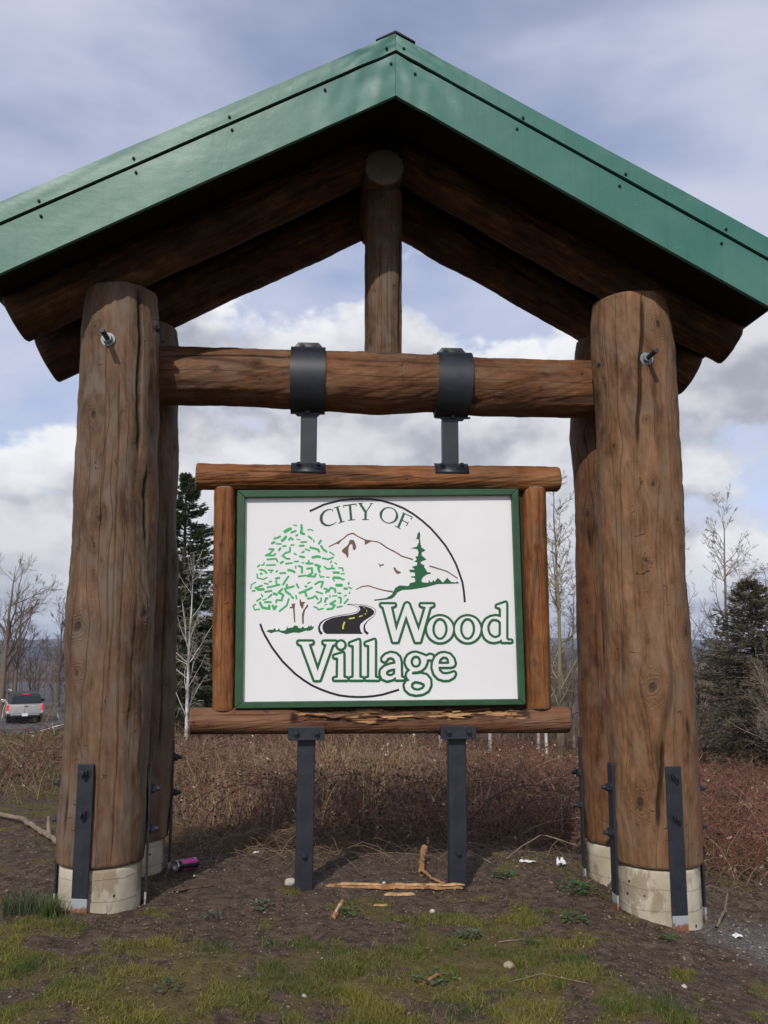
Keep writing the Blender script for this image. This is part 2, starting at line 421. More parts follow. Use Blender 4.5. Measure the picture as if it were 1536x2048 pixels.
# ---------------------------------------------------------------- logs
def log(name, P, Rd, parent, mat, na=96, ds=0.025, knots=(), cracks=(), seed=0, lump=0.010, rough=0.003, front=(0, -1, 0), rot=None, cut=None):
    """debarked log with lumps, knots and drying cracks as relief. P control points, Rd radii.
    angle 0 faces `front`; knots (deg, s, radius, bulge); cracks (deg0, deg1, s0, s1, width, depth)"""
    P = np.array(P, float); Rd = np.array(Rd, float)
    seg = np.linalg.norm(np.diff(P, axis=0), axis=1); S = np.concatenate([[0], np.cumsum(seg)]); Ltot = S[-1]
    n = max(8, int(Ltot / ds) + 1)
    s = np.linspace(0, Ltot, n)
    C = np.stack([np.interp(s, S, P[:, i]) for i in range(3)], 1); r = np.interp(s, S, Rd)
    k = max(1, int(0.10 / ds)); ker = np.hanning(2 * k + 3)[1:-1]; ker /= ker.sum()
    pad = len(ker) // 2
    sm = lambda a: np.convolve(np.concatenate([2 * a[0] - a[pad:0:-1], a, 2 * a[-1] - a[-2:-pad - 2:-1]]), ker, 'valid')
    C = np.stack([sm(C[:, i]) for i in range(3)], 1); r = sm(r)
    T = np.gradient(C, axis=0); T /= np.linalg.norm(T, axis=1, keepdims=True)
    f = np.array(front, float); Fv = f - (T @ f)[:, None] * T; Fv /= np.linalg.norm(Fv, axis=1, keepdims=True)
    Sd = np.cross(T, Fv)
    tt = np.linspace(-math.pi, math.pi, na + 1); th = tt - 0.5 * np.sin(tt)
    TH, SS = np.meshgrid(th, s); RR = np.repeat(r[:, None], na + 1, 1)
    rm = float(r.mean()); arc = TH * rm
    # periodic lumps
    cx, cy = np.cos(TH), np.sin(TH)
    d = lump * (vnoise(cx * 1.1 + 20 + seed, SS * 1.7 + cy * 1.1, seed) + vnoise(cx * 2.1 + 9, SS * 4 + cy * 2.1 + 5, seed + 3) * 0.6)
    d += rough * (vnoise(cx * 9 + 40, cy * 9 + SS * 2.2, seed + 7) + vnoise(cx * 5 + 30, cy * 5 + SS * 11, seed + 8))
    fac = vnoise(cx * 3.3 + 15, cy * 3.3 + SS * 3.1, seed + 21)
    d += lump * 0.55 * np.round(fac * 5) / 5 + rough * 1.5 * vnoise(cx * 14 + 70, cy * 14 + SS * 22, seed + 23)
    gu = arc.copy(); kd = np.full_like(arc, 1.0); crk = np.zeros_like(arc); fresh = np.zeros_like(arc)
    for (kt, ks, kr, kb) in knots:
        du = arc - R(kt) * rm; dv = (SS - ks) / 1.5
        D = np.sqrt(du ** 2 + dv ** 2); e = np.exp(-(D / (kr * 1.5)) ** 2)
        D = D * (1 + 0.55 * vnoise(arc * 22 + kt, SS * 13, seed + 17) + 0.4 * vnoise(arc * 55 + kt, SS * 35, seed + 18))
        gu -= du * 0.75 * e * np.sign(1)
        d += kb * e - 0.55 * kb * np.exp(-(D / (kr * 0.35)) ** 2)
        kd = np.minimum(kd, D * (0.075 / kr))
    for (t0, t1, s0, s1, w, dep) in cracks:
        q = np.clip((SS - s0) / (s1 - s0), 0, 1)
        inside = np.clip(np.minimum(SS - s0, s1 - SS) / 0.12, 0, 1)
        c0 = (R(t0) + (R(t1) - R(t0)) * q) * rm + 0.012 * vnoise(SS * 5 + 3, SS * 0 + t0, seed + 11) + 0.004 * vnoise(SS * 23, SS * 0 + t0, seed + 12)
        prof = np.clip(1 - np.abs(arc - c0) / (w * (0.5 + inside)), 0, 1) * inside
        d -= dep * prof; crk = np.maximum(crk, np.clip(prof * 1.5, 0, 1) * (0.95 if w > 0.006 else 0.30))
    if rot is not None:
        d2, fresh, ck = rot(TH, SS, seed); d += d2; crk = np.maximum(crk, ck)
    RAD = RR + d
    V = C[:, None, :] + RAD[..., None] * (np.cos(TH)[..., None] * Fv[:, None, :] + np.sin(TH)[..., None] * Sd[:, None, :])
    rows = [V]; at = [np.stack([gu, SS, kd, crk, np.zeros_like(arc), fresh], -1)]
    def cap(i, sgn):
        ring = V[i]; cen = C[i]
        rr, aa = [], []
        for frac, o in ((0.985, 0.004), (0.94, 0.010), (0.6, 0.011), (0.3, 0.0115), (0.0, 0.012)):
            v = cen + (ring - cen) * frac + sgn * T[i] * o
            if cut is not None: v = v + cut(v, i, sgn) * 1.0
            rr.append(v)
            a = at[0][i].copy(); a[:, 4] = 1.0 if frac < 0.97 else 0.35
            a[:, 0] = th * rm * 2; a[:, 1] = frac * 0.3; a[:, 2] = 1
            a[:, 3] = 0; aa.append(a)
        return np.array(rr), np.array(aa)
    r1, a1 = cap(-1, 1); r0, a0 = cap(0, -1)
    VV = np.concatenate([r0[::-1], V, r1]); AA = np.concatenate([a0[::-1], at[0], a1])
    nr = len(VV); idx = np.arange(nr * (na + 1)).reshape(nr, na + 1)
    Fq = np.stack([idx[:-1, :-1], idx[:-1, 1:], idx[1:, 1:], idx[1:, :-1]], -1).reshape(-1, 4)
    A2 = AA.reshape(-1, 6)
    me = fmesh(name, VV.reshape(-1, 3), Fq, mat, True, {'gu': A2[:, 0], 'gs': A2[:, 1], 'kd': A2[:, 2], 'crk': A2[:, 3], 'endg': A2[:, 4], 'fresh': A2[:, 5]})
    return link(name, me, parent)
LETTERS=[[[-22,1862,72,1862,72,1854,44,1845,81,1679,145,1861,152,1869,162,1869,169,1863,237,1679,288,1844,253,1854,253,1863,340,1863,340,1855,315,1845,246,1607,214,1607,150,1790,91,1607,60,1607,-6,1843,-22,1854],[]],[[476,1692,474,1677,470,1662,463,1648,454,1635,443,1625,430,1616,416,1609,401,1605,385,1604,369,1605,354,1609,340,1616,327,1625,317,1635,308,1648,301,1662,297,1677,296,1692,297,1708,302,1722,308,1736,317,1749,329,1760,342,1769,356,1776,371,1780,387,1781,402,1780,417,1776,432,1769,444,1760,455,1749,464,1737,471,1723,475,1708],[[439,1694,438,1681,435,1669,431,1657,426,1646,419,1637,411,1629,403,1623,394,1620,384,1619,375,1620,366,1623,358,1629,350,1637,344,1646,338,1657,334,1669,332,1681,331,1694,332,1707,335,1720,339,1732,344,1743,351,1752,359,1760,367,1766,377,1769,386,1770,395,1769,404,1766,413,1760,420,1753,427,1743,432,1732,436,1720,438,1708]]],[[668,1693,666,1677,662,1662,655,1648,646,1636,635,1625,622,1616,608,1609,593,1605,577,1604,562,1605,547,1609,533,1616,521,1625,510,1636,501,1648,495,1662,491,1677,490,1692,491,1708,495,1723,502,1737,511,1749,522,1760,535,1769,549,1776,564,1780,580,1781,595,1780,610,1776,624,1770,637,1761,648,1750,656,1737,663,1723,667,1708],[[631,1695,630,1682,628,1669,623,1657,618,1646,611,1637,604,1629,595,1624,586,1620,577,1619,568,1620,559,1623,550,1629,543,1637,537,1646,531,1657,528,1669,525,1681,525,1695,526,1708,528,1721,532,1733,538,1743,545,1753,552,1760,561,1766,570,1769,579,1771,588,1769,597,1766,606,1760,613,1753,619,1744,625,1733,628,1721,631,1708]]],[[787,1855,850,1877,852,1864,847,1629,857,1615,883,1614,883,1607,819,1607,815,1626,797,1613,762,1605,726,1612,700,1633,686,1665,683,1694,691,1730,710,1759,743,1777,780,1783,814,1774,815,1831,807,1843,786,1849],[[758,1766,783,1764,801,1755,813,1741,811,1655,799,1639,773,1630,748,1637,726,1658,716,1687,716,1716,728,1744,743,1760]]],[[-586,1607,-491,1607,-491,1598,-518,1589,-454,1408,-394,1587,-416,1598,-416,1607,-334,1607,-341,1593,-359,1584,-440,1351,-474,1351,-564,1584,-586,1596],[]],[[-274,1585,-275,1577,-279,1571,-284,1566,-290,1562,-298,1561,-305,1562,-312,1566,-317,1571,-320,1577,-322,1585,-320,1592,-317,1598,-312,1604,-305,1607,-298,1608,-291,1607,-284,1604,-279,1598,-276,1592],[]],[[-342,1512,-282,1529,-280,1370,-270,1363,-254,1360,-254,1353,-342,1353,-342,1361,-325,1363,-316,1370,-315,1496,-323,1501,-342,1502],[]],[[-235,1596,-175,1618,-173,1606,-172,1369,-162,1363,-147,1360,-147,1353,-234,1353,-234,1360,-219,1363,-209,1369,-209,1580,-218,1585,-235,1587],[]],[[-128,1598,-68,1619,-66,1606,-66,1369,-56,1362,-40,1360,-40,1352,-127,1353,-127,1360,-112,1362,-103,1369,-103,1581,-112,1586,-128,1588],[]],[[-13,1481,-13,1497,9,1519,45,1531,80,1523,103,1502,111,1471,113,1368,132,1360,132,1353,80,1353,77,1371,55,1355,19,1346,-13,1359,-27,1387,-23,1415,2,1438,41,1452,77,1459,75,1478,66,1495,45,1504,22,1499,12,1483,2,1474],[[75,1427,74,1390,55,1376,34,1373,12,1383,9,1404,27,1418,55,1426]]],[[260,1518,289,1506,314,1518,331,1513,333,1498,323,1486,307,1490,292,1486,289,1463,275,1435,252,1415,223,1407,198,1406,186,1397,191,1385,216,1385,252,1389,288,1380,313,1351,315,1312,298,1277,262,1257,215,1251,173,1260,146,1285,139,1313,152,1337,177,1346,162,1358,153,1379,160,1399,179,1414,158,1435,146,1463,148,1488,163,1513,188,1528,217,1532],[[254,1472,253,1462,250,1453,246,1445,240,1439,233,1434,225,1431,216,1430,208,1431,200,1434,193,1439,187,1446,183,1454,180,1462,179,1472,180,1481,183,1490,188,1498,194,1505,201,1510,209,1513,217,1514,225,1513,233,1510,240,1505,246,1498,250,1490,253,1481],[184,1327,209,1343,245,1337,273,1326,280,1309,266,1288,233,1275,201,1280,180,1299]]],[[331,1431,336,1470,354,1505,383,1525,415,1530,451,1520,476,1491,485,1459,480,1447,461,1438,371,1438,375,1410,396,1389,428,1384,461,1392,479,1399,486,1389,475,1368,442,1350,406,1349,370,1361,344,1389],[[371,1463,381,1491,404,1508,430,1505,444,1488,449,1459,433,1455,376,1455]]]]
STROKES=[["k",[-522,2506,-422,2555,-305,2587,-233,2595,-160,2599,-86,2597,-13,2586,61,2565,134,2536,203,2496,266,2449,328,2394,383,2332,431,2272,470,2208,503,2143,527,2077,546,2019,555,1961,562,1879],12.1],["k",[-848,1728,-834,1690,-815,1651,-764,1567,-693,1476,-607,1393,-550,1351,-494,1316,-430,1287,-366,1264,-303,1247,-239,1239,-183,1236,-126,1237,-69,1242,-13,1251,101,1284],12.1],["t",[-361,2502,-363,2519,-372,2521,-397,2519,-423,2503,-440,2476,-442,2448,-433,2425,-411,2410,-386,2407,-356,2418,-333,2434],[2.3,4.6,4.6,6.8,10.6,15.2,15.9,14.4,11.4,8.3,5.3,2.3]],["t",[-330,2535,-300,2432],12.9],["t",[-353,2531,-310,2546],4.6],["t",[-323,2424,-278,2439],4.6],["t",[-242,2552,-232,2449],12.9],["t",[-289,2548,-197,2562],6.1],["t",[-288,2550,-285,2534],3.8],["t",[-199,2562,-196,2545],3.8],["t",[-255,2445,-205,2451],4.6],["t",[-171,2565,-132,2505],12.9],["t",[-89,2566,-129,2505],5.3],["t",[-131,2509,-133,2454],12.9],["t",[-184,2567,-151,2568],4.6],["t",[-103,2566,-78,2567],3.8],["t",[-157,2452,-109,2452],4.6],["t",[88,2470,84,2459,77,2448,67,2440,56,2434,44,2430,31,2429,19,2431,7,2435,-4,2442,-13,2451,-20,2461,-24,2473,-25,2485,-24,2498,-19,2509,-12,2519,-3,2528,8,2534,20,2538,33,2539,46,2537,58,2533,69,2526,78,2517,84,2506,88,2495,90,2482,88,2470],[15.2,13.0,10.9,9.0,7.5,6.3,5.6,5.3,5.6,6.3,7.5,9.0,10.9,13.0,15.2,13.0,10.9,9.0,7.5,6.3,5.6,5.3,5.6,6.3,7.5,9.0,10.9,13.0,15.2]],["t",[139,2498,96,2396],12.9],["t",[128,2505,197,2473],5.3],["t",[198,2475,187,2455],4.6],["t",[122,2453,161,2432],5.3],["t",[169,2439,153,2408],4.6],["t",[73,2411,114,2388],4.6],["b",[-386,2259,-333,2286,-287,2316,-253,2346,-219,2355,-187,2334,-133,2308,-86,2301,-48,2297,-17,2280,18,2255,76,2226,123,2197,200,2174],[6.1,6.8,6.8,7.6,8.3,6.8,7.6,6.1,6.1,7.6,7.6,7.6,7.6,8.3]],["b",[316,2130,371,2114,441,2092,514,2044],[8.3,7.6,6.8,6.1]],["b",[-198,1963,-155,1985,-109,1990,-63,1975,-9,1960,59,1949],[4.6,6.1,6.8,6.1,6.8,9.9]],["k",[-429,1659,-444,1678,-449,1704,-439,1732,-413,1754,-360,1775,-291,1789,-229,1799,-191,1810,-176,1826,-184,1844,-217,1855,-257,1861],[16.2,13.7,11.2,9.4,6.2,3.7,3.1,2.5,2.5,2.5,2.5,2.5,3.1]],["k",[-112,1660,-133,1677,-139,1698,-136,1723,-116,1748,-78,1776,-59,1804,-62,1826,-84,1842,-129,1856,-191,1862,-253,1864],[15.0,13.7,10.6,7.5,4.4,2.5,2.5,2.5,2.5,2.5,2.5,2.5]],["y",[-284,1692,-283,1717,-273,1742],10.0],["y",[-244,1763,-204,1770],8.1],["y",[-175,1777,-150,1785],6.2],["y",[-136,1792,-125,1801],4.4],["y",[-120,1810,-123,1826],3.7],["y",[-134,1835,-144,1842],3.1],["l",[-631,2409,-611,2404],6.7],["l",[-578,2407,-575,2381,-580,2353,-559,2347],13.4],["l",[-690,2362,-671,2374,-654,2381],17.4],["l",[-646,2356,-617,2368],10.7],["l",[-533,2376,-514,2378,-497,2371],6.7],["l",[-613,2333,-603,2341],9.4],["l",[-763,2313,-741,2318,-723,2328],10.7],["l",[-709,2299,-693,2311,-684,2325],14.7],["l",[-663,2305,-651,2319,-636,2308],10.7],["l",[-608,2309,-586,2306],6.0],["l",[-527,2330,-505,2313],10.7],["l",[-579,2289,-542,2292],9.4],["l",[-491,2303,-490,2293],8.0],["l",[-442,2301,-455,2281],12.1],["l",[-778,2280,-763,2287],13.4],["l",[-747,2276,-716,2276],8.0],["l",[-703,2260,-683,2262],9.4],["l",[-648,2268,-629,2270],8.0],["l",[-587,2263,-560,2266],10.7],["l",[-729,2233,-721,2245],12.1],["l",[-514,2252,-484,2245,-460,2239,-453,2225],12.1],["l",[-440,2263,-423,2239,-403,2225],12.1],["l",[-548,2241,-519,2231],8.0],["l",[-796,2239,-766,2239,-789,2209,-819,2195,-768,2195,-754,2206],10.0],["l",[-654,2251,-654,2223,-685,2213,-705,2193,-674,2173,-656,2173],10.0],["l",[-625,2210,-611,2203],8.0],["l",[-571,2217,-558,2224],9.4],["l",[-584,2190,-557,2185],12.1],["l",[-497,2184,-466,2191,-449,2188],14.7],["l",[-379,2222,-350,2202],8.0],["l",[-429,2179,-389,2171,-358,2184],10.0],["l",[-808,2167,-768,2172,-748,2172,-738,2155],10.0],["l",[-717,2143,-701,2152],11.4],["l",[-681,2139,-640,2144],9.4],["l",[-622,2153,-595,2156],8.7],["l",[-570,2147,-557,2147],6.7],["l",[-540,2142,-499,2142],12.1],["l",[-526,2147,-523,2160],10.0],["l",[-375,2148,-366,2158],7.4],["l",[-345,2148,-331,2139],6.7],["l",[-874,2117,-859,2129],8.0],["l",[-847,2131,-831,2128,-830,2146],6.7],["l",[-813,2128,-754,2131],8.7],["l",[-479,2133,-445,2123,-459,2110,-448,2083],12.7],["l",[-415,2120,-398,2105,-348,2109],9.4],["l",[-364,2110,-363,2129],8.7],["l",[-316,2113,-290,2111,-287,2092],8.0],["l",[-613,2109,-612,2124],8.0],["l",[-593,2124,-570,2116,-569,2079],11.4],["l",[-857,2097,-827,2091,-812,2074],10.0],["l",[-800,2093,-770,2094,-784,2077],8.0],["l",[-748,2081,-737,2091],8.0],["l",[-720,2073,-683,2075],10.0],["l",[-663,2095,-640,2092,-621,2082],13.4],["l",[-533,2106,-502,2110,-499,2076,-532,2055,-482,2052,-475,2069],11.4],["l",[-592,2052,-544,2059],9.4],["l",[-448,2063,-441,2049,-418,2051],8.0],["l",[-398,2048,-383,2048],7.4],["l",[-351,2080,-317,2080],13.4],["l",[-300,2072,-279,2073],7.4],["l",[-357,2043,-347,2023],8.0],["l",[-350,2046,-307,2043],13.4],["l",[-296,2035,-280,2033],10.0],["l",[-876,2067,-873,2040,-835,2030,-809,2042],7.4],["l",[-853,2069,-843,2068],10.0],["l",[-746,2037,-726,2041],12.1],["l",[-745,2021,-741,1994,-721,1994,-765,1984,-804,1975],10.0],["l",[-662,2051,-682,2021,-698,1995],10.7],["l",[-825,2004,-801,1998],8.0],["l",[-792,2014,-778,2017],8.7],["l",[-528,2005,-513,2012],8.7],["l",[-478,1999,-451,2016,-424,2016,-436,1979],10.7],["l",[-249,2000,-246,2010],9.4],["l",[-917,1966,-914,1993,-886,2010],6.7],["l",[-330,1993,-296,1993],16.1],["l",[-881,1973,-864,1960,-831,1963],14.7],["l",[-864,1980,-841,1987],10.0],["l",[-903,1950,-890,1953],10.0],["l",[-671,1994,-671,1971,-625,1984],11.4],["l",[-605,1998,-592,1975],10.7],["l",[-546,1984,-536,1984],10.0],["l",[-246,1980,-227,1970],7.4],["l",[-277,1971,-259,1969],12.1],["l",[-818,1945,-776,1952],10.7],["l",[-584,1938,-551,1951,-501,1975],12.1],["l",[-547,1948,-537,1918],12.1],["l",[-470,1948,-427,1934],8.7],["l",[-414,1969,-390,1962,-403,1942],10.7],["l",[-387,1949,-370,1976,-340,1966,-339,1946],10.7],["l",[-319,1939,-302,1937],9.4],["l",[-239,1946,-243,1936],6.7],["l",[-843,1928,-836,1913],8.0],["l",[-795,1907,-775,1926],10.0],["l",[-760,1934,-740,1927],13.4],["l",[-704,1964,-727,1941,-694,1924,-703,1901],12.1],["l",[-684,1967,-677,1947,-647,1927],12.1],["l",[-743,1874,-740,1890,-703,1887],10.0],["l",[-638,1914,-627,1904],11.4],["l",[-609,1921,-603,1900],8.7],["l",[-527,1900,-497,1905,-477,1918,-460,1898],10.7],["l",[-376,1922,-375,1910],7.4],["l",[-359,1919,-329,1920],6.7],["l",[-279,1918,-263,1924],6.7],["l",[-874,1883,-848,1901],8.7],["l",[-832,1889,-809,1897],7.4],["l",[-819,1875,-779,1875],10.7],["l",[-436,1905,-436,1882,-459,1868],8.7],["l",[-409,1878,-403,1902,-393,1903],11.4],["l",[-316,1909,-299,1906,-302,1872],10.0],["l",[-275,1869,-252,1896],10.0],["l",[-657,1897,-669,1854,-718,1814],10.0],["l",[-881,1860,-898,1847,-887,1822,-854,1827],7.4],["l",[-852,1870,-835,1837,-788,1830,-789,1850],13.4],["l",[-765,1850,-755,1827,-742,1847],13.4],["l",[-483,1845,-462,1835],8.7],["l",[-456,1825,-422,1832],8.7],["l",[-392,1828,-359,1832,-342,1855,-372,1865,-339,1885],11.4],["l",[-410,1857,-397,1862],6.0],["l",[-325,1842,-292,1849],8.7]]
POLYS=[["b",[-341,2283,-287,2316,-321,2276]],["b",[-137,2308,-90,2299,-137,2274]],["b",[-287,2245,-261,2267,-248,2283,-248,2295,-244,2303,-234,2309,-224,2310,-215,2307,-206,2294,-198,2270,-197,2253,-203,2241,-209,2236,-216,2238,-220,2249,-222,2268,-226,2278,-233,2279,-241,2272,-248,2258,-251,2238,-250,2213,-251,2194,-254,2182,-259,2184,-266,2200,-275,2211,-285,2217,-293,2223,-297,2231]],["b",[-45,2150,-28,2137,-3,2142,-5,2131,-21,2130,-31,2117,-36,2136]],["b",[64,2120,72,2118,80,2111,87,2100,97,2093,110,2090,115,2087,114,2082,107,2077,97,2073,86,2076,77,2086,69,2099,63,2114]],["g",[246,2374,253,2352,250,2321,255,2282,261,2259,290,2240,262,2224,262,2204,295,2175,254,2159,258,2144,281,2135,277,2123,289,2108,300,2087,325,2085,324,2076,293,2069,269,2050,257,2027,269,2015,308,2013,312,2036,319,2019,329,2016,345,2033,350,2019,374,2048,401,2024,409,2014,440,2049,467,2020,502,2016,508,2027,524,2009,370,2004,284,1981,191,1966,122,1961,91,1945,72,1918,52,1902,14,1895,-70,1887,-74,1894,14,1907,52,1930,76,1976,106,1994,168,1989,180,2011,215,2019,213,2046,188,2049,184,2056,215,2059,211,2084,180,2086,173,2103,215,2105,192,2123,227,2134,231,2154,208,2161,227,2173,216,2196,235,2198,239,2228,231,2247,186,2254,228,2265,243,2298,238,2319,220,2318,230,2333,232,2352]],["k",[-399,1660,-418,1676,-426,1701,-422,1726,-403,1748,-360,1769,-291,1782,-222,1791,-185,1804,-167,1823,-169,1838,-182,1851,-163,1853,-129,1848,-91,1835,-69,1814,-72,1797,-97,1776,-138,1751,-163,1729,-169,1705,-162,1677,-147,1660]],["b",[-638,1865,-612,1866,-616,1840,-610,1738,-618,1738,-628,1834,-650,1834,-650,1842,-635,1846]],["b",[-583,1896,-574,1893,-573,1879,-543,1876,-554,1862,-560,1831,-569,1834,-582,1859]],["b",[-530,1865,-523,1847,-544,1822,-553,1778,-552,1729,-563,1727,-566,1791,-557,1822,-541,1843]],["g",[-806,1674,-790,1688,-759,1688,-749,1701,-740,1685,-728,1685,-720,1699,-712,1682,-682,1682,-668,1695,-665,1715,-660,1698,-626,1704,-617,1718,-592,1713,-592,1701,-570,1698,-557,1711,-546,1698,-524,1704,-518,1720,-512,1707,-501,1721,-496,1707,-484,1713,-487,1695,-508,1682,-539,1682,-582,1667,-620,1670,-669,1658,-700,1667,-725,1676,-749,1673,-774,1664,-789,1673]]]

# ================================================================ TERRAIN
def ss(a, b, x):
    t = np.clip((x - a) / (b - a), 0, 1); return t * t * (3 - 2 * t)

def terrain(x, y):
    x = np.asarray(x, float); y = np.asarray(y, float)
    z = 0.02 * np.clip(-x, 0, 3)
    right = 0.19 * np.clip(x - 1.15, 0, 1.3) * ss(7.6, 6.2, y) + 0.10 * np.clip(x - 1.15, 0, 1.2) * ss(6.0, 7.6, y)
    z = z - right - 0.06 * np.clip(x - 2.45, 0, 6)
    z = z + 0.045 * ss(5.5, 3.6, y) * ss(1.0, -1.5, x)
    lf = ss(-1.9, -4.0, x)
    back = 0.10 * np.clip(y - 6.8, 0, 5.2) + 0.08 * (np.clip(y, 12, 40) - 12)
    backL = 0.015 * np.clip(y - 6.8, 0, 4.2) + 0.094 * (np.clip(y, 11, 42) - 11)
    z = z - back * (1 - lf) - backL * lf
    z = z - 22 * ss(90, 500, y) - 6 * ss(70, 200, np.abs(x))
    near = ss(16, 9, y) * ss(9, 5, np.abs(x))
    z = z + near * (0.035 * fbm(x * 1.1 + 11, y * 1.1 + 5, 90, 3) + 0.018 * fbm(x * 4 + 3, y * 4, 95, 3))
    z = z + (1 - near) * 0.25 * fbm(x * 0.15 + 8, y * 0.15 + 9, 99, 3) * ss(9, 16, y)
    return z

def tz(x, y): return float(terrain(np.array([x]), np.array([y]))[0])

def soil_mat():
    m, t = new_mat('soil_moss_gravel')
    co = nd(t, 'ShaderNodeTexCoord').outputs['Object']
    mo = nd(t, 'ShaderNodeAttribute', {'attribute_name': 'moss'}).outputs['Fac']
    gr = nd(t, 'ShaderNodeAttribute', {'attribute_name': 'grav'}).outputs['Fac']
    n1 = noise(t, co, 1.6, 6, 0.6); n2 = noise(t, co, 14, 6, 0.65); n3 = noise(t, co, 70, 4, 0.6)
    col = mixc(t, sstep(t, n2, 0.3, 0.72), (0.046, 0.032, 0.023), (0.145, 0.102, 0.074))
    col = mixc(t, mth(t, 'MULTIPLY', sstep(t, n1, 0.45, 0.7), 0.5), col, (0.085, 0.060, 0.042))
    vo = nd(t, 'ShaderNodeTexVoronoi', None, Vector=co, Scale=55.0)
    cid = nd(t, 'ShaderNodeSeparateColor', None, Color=vo.outputs['Color'])
    peb = mth(t, 'MULTIPLY', sstep(t, vo.outputs['Distance'], 0.42, 0.30), sstep(t, mth(t, 'ADD', cid.outputs[0], mth(t, 'MULTIPLY', gr, 0.55)), 0.72, 0.76))
    pc = mixc(t, cid.outputs[1], (0.09, 0.07, 0.055), (0.30, 0.26, 0.21))
    col = mixc(t, mth(t, 'MULTIPLY', peb, sstep(t, n2, 0.25, 0.5)), col, pc)
    col = mixc(t, mth(t, 'MULTIPLY', gr, sstep(t, n3, 0.35, 0.6)), col, (0.17, 0.165, 0.16))
    mm = sstep(t, mth(t, 'ADD', mo, mth(t, 'MULTIPLY', mth(t, 'SUBTRACT', n2, 0.5), 0.9)), 0.40, 0.75)
    mc = mixc(t, n3, (0.055, 0.054, 0.013), (0.205, 0.170, 0.036))
    col = mixc(t, mth(t, 'MULTIPLY', mm, 0.48), col, mc)
    h = mth(t, 'ADD', mth(t, 'MULTIPLY', n2, 0.8), mth(t, 'ADD', mth(t, 'MULTIPLY', n3, 0.4), mth(t, 'MULTIPLY', peb, 0.5)))
    finish(t, col, 0.95, 0.12, h, 1.0, 0.035)
    return m
SOIL = soil_mat()

def moss_mask(x, y):
    n = 0.6 * fbm(x * 1.6 + 4, y * 1.6 + 2, 41, 4) + 0.75 * fbm(x * 4.6, y * 4.6, 47, 4)
    m = ss(0.0, 0.26, n + 0.44 * ss(5.7, 4.4, y) - 0.20 + 0.12 * ss(-0.8, -2.2, x) + 0.10 * ss(7, 9, y) * ss(-2, -3, x))
    return m * (1 - 0.85 * grav_mask(x, y))

def grav_mask(x, y):
    return ss(0.0, 0.35, (x - 2.06) * 0.9 + (y - 4.9) * 0.45 - 0.10 * np.abs(fbm(x * 2, y * 2, 55, 2))) * ss(6.5, 5.5, y) * ss(5, 3, x)

def graded(a, b, c, fine, n1, n2):
    """axis with fine spacing between b[0]..b[1] and growing outside"""
    mid = np.arange(b[0], b[1] + 1e-6, fine)
    lo = b[0] - (b[0] - a) * (np.linspace(0, 1, n1)[1:] ** 3)
    hi = b[1] + (c - b[1]) * (np.linspace(0, 1, n2)[1:] ** 3)
    return np.concatenate([lo[::-1], mid, hi])

gx = graded(-4000, (-3.6, 3.6), 4000, 0.022, 70, 70)
gy = graded(-30, (3.4, 9.0), 6000, 0.022, 14, 110)
GX, GY = np.meshgrid(gx, gy)
GZ = terrain(GX, GY)
fine_m = ss(9.2, 8.2, GY) * ss(3.8, 3.4, np.abs(GX))
GZ += fine_m * (0.014 * fbm(GX * 7, GY * 7, 61, 3) + 0.010 * fbm(GX * 18, GY * 18, 66, 2))
idx = np.arange(GX.size).reshape(GX.shape)
Fg = np.stack([idx[:-1, :-1], idx[:-1, 1:], idx[1:, 1:], idx[1:, :-1]], -1).reshape(-1, 4)
me = fmesh('ground', np.stack([GX, GY, GZ], -1).reshape(-1, 3), Fg, SOIL, True,
           {'moss': np.where(GY < 12, moss_mask(GX, GY), 0.25 * (GY < 45)).ravel(), 'grav': grav_mask(GX, GY).ravel()})
tag(link('ground', me), kind='structure')

# road with edge line
ROADC = np.array([(-29, 14), (-25.5, 30), (-22.4, 42), (-21.2, 50), (-22.0, 60), (-25.5, 72), (-32, 86), (-42, 102)], float)
def road_at(t):
    n = len(ROADC); q = t * (n - 1); i = np.clip(np.floor(q).astype(int), 0, n - 2); f = (q - i)[:, None]
    p0 = ROADC[np.clip(i - 1, 0, n - 1)]; p1 = ROADC[i]; p2 = ROADC[i + 1]; p3 = ROADC[np.clip(i + 2, 0, n - 1)]
    return 0.5 * ((2 * p1) + (-p0 + p2) * f + (2 * p0 - 5 * p1 + 4 * p2 - p3) * f ** 2 + (-p0 + 3 * p1 - 3 * p2 + p3) * f ** 3)
rt = np.linspace(0, 1, 160); rc = road_at(rt); rtan = np.gradient(rc, axis=0); rtan /= np.linalg.norm(rtan, axis=1, keepdims=True)
rn = np.stack([rtan[:, 1], -rtan[:, 0]], 1)
def ribbon(name, offs, lift, mat):
    P = np.stack([rc + rn * o for o in offs], 1)
    zc_ = terrain(P[..., 0], P[..., 1]); zc_ = np.maximum(zc_, zc_.mean(1, keepdims=True)) + lift
    V = np.concatenate([P, zc_[..., None]], -1); k = len(offs)
    i = np.arange(V.shape[0] * k).reshape(-1, k)
    F = np.stack([i[:-1, :-1], i[:-1, 1:], i[1:, 1:], i[1:, :-1]], -1).reshape(-1, 4)
    return fmesh(name, V.reshape(-1, 3), F, mat, True)
ASPH = simple('asphalt', (0.10, 0.10, 0.105), 0.9, 0.2, 0.2, 3, 0.2)
PAINT = simple('road_paint', (0.62, 0.62, 0.60), 0.7, 0.2, 0.15, 6)
road = tag(link('road', ribbon('road', (-4.2, -2, 0, 2, 4.2), 0.10, ASPH)), kind='structure')
for a, b in ((-3.75, -3.6), (3.6, 3.75)):
    link('edge_line', ribbon('edge_line', (a, b), 0.135, PAINT), road)

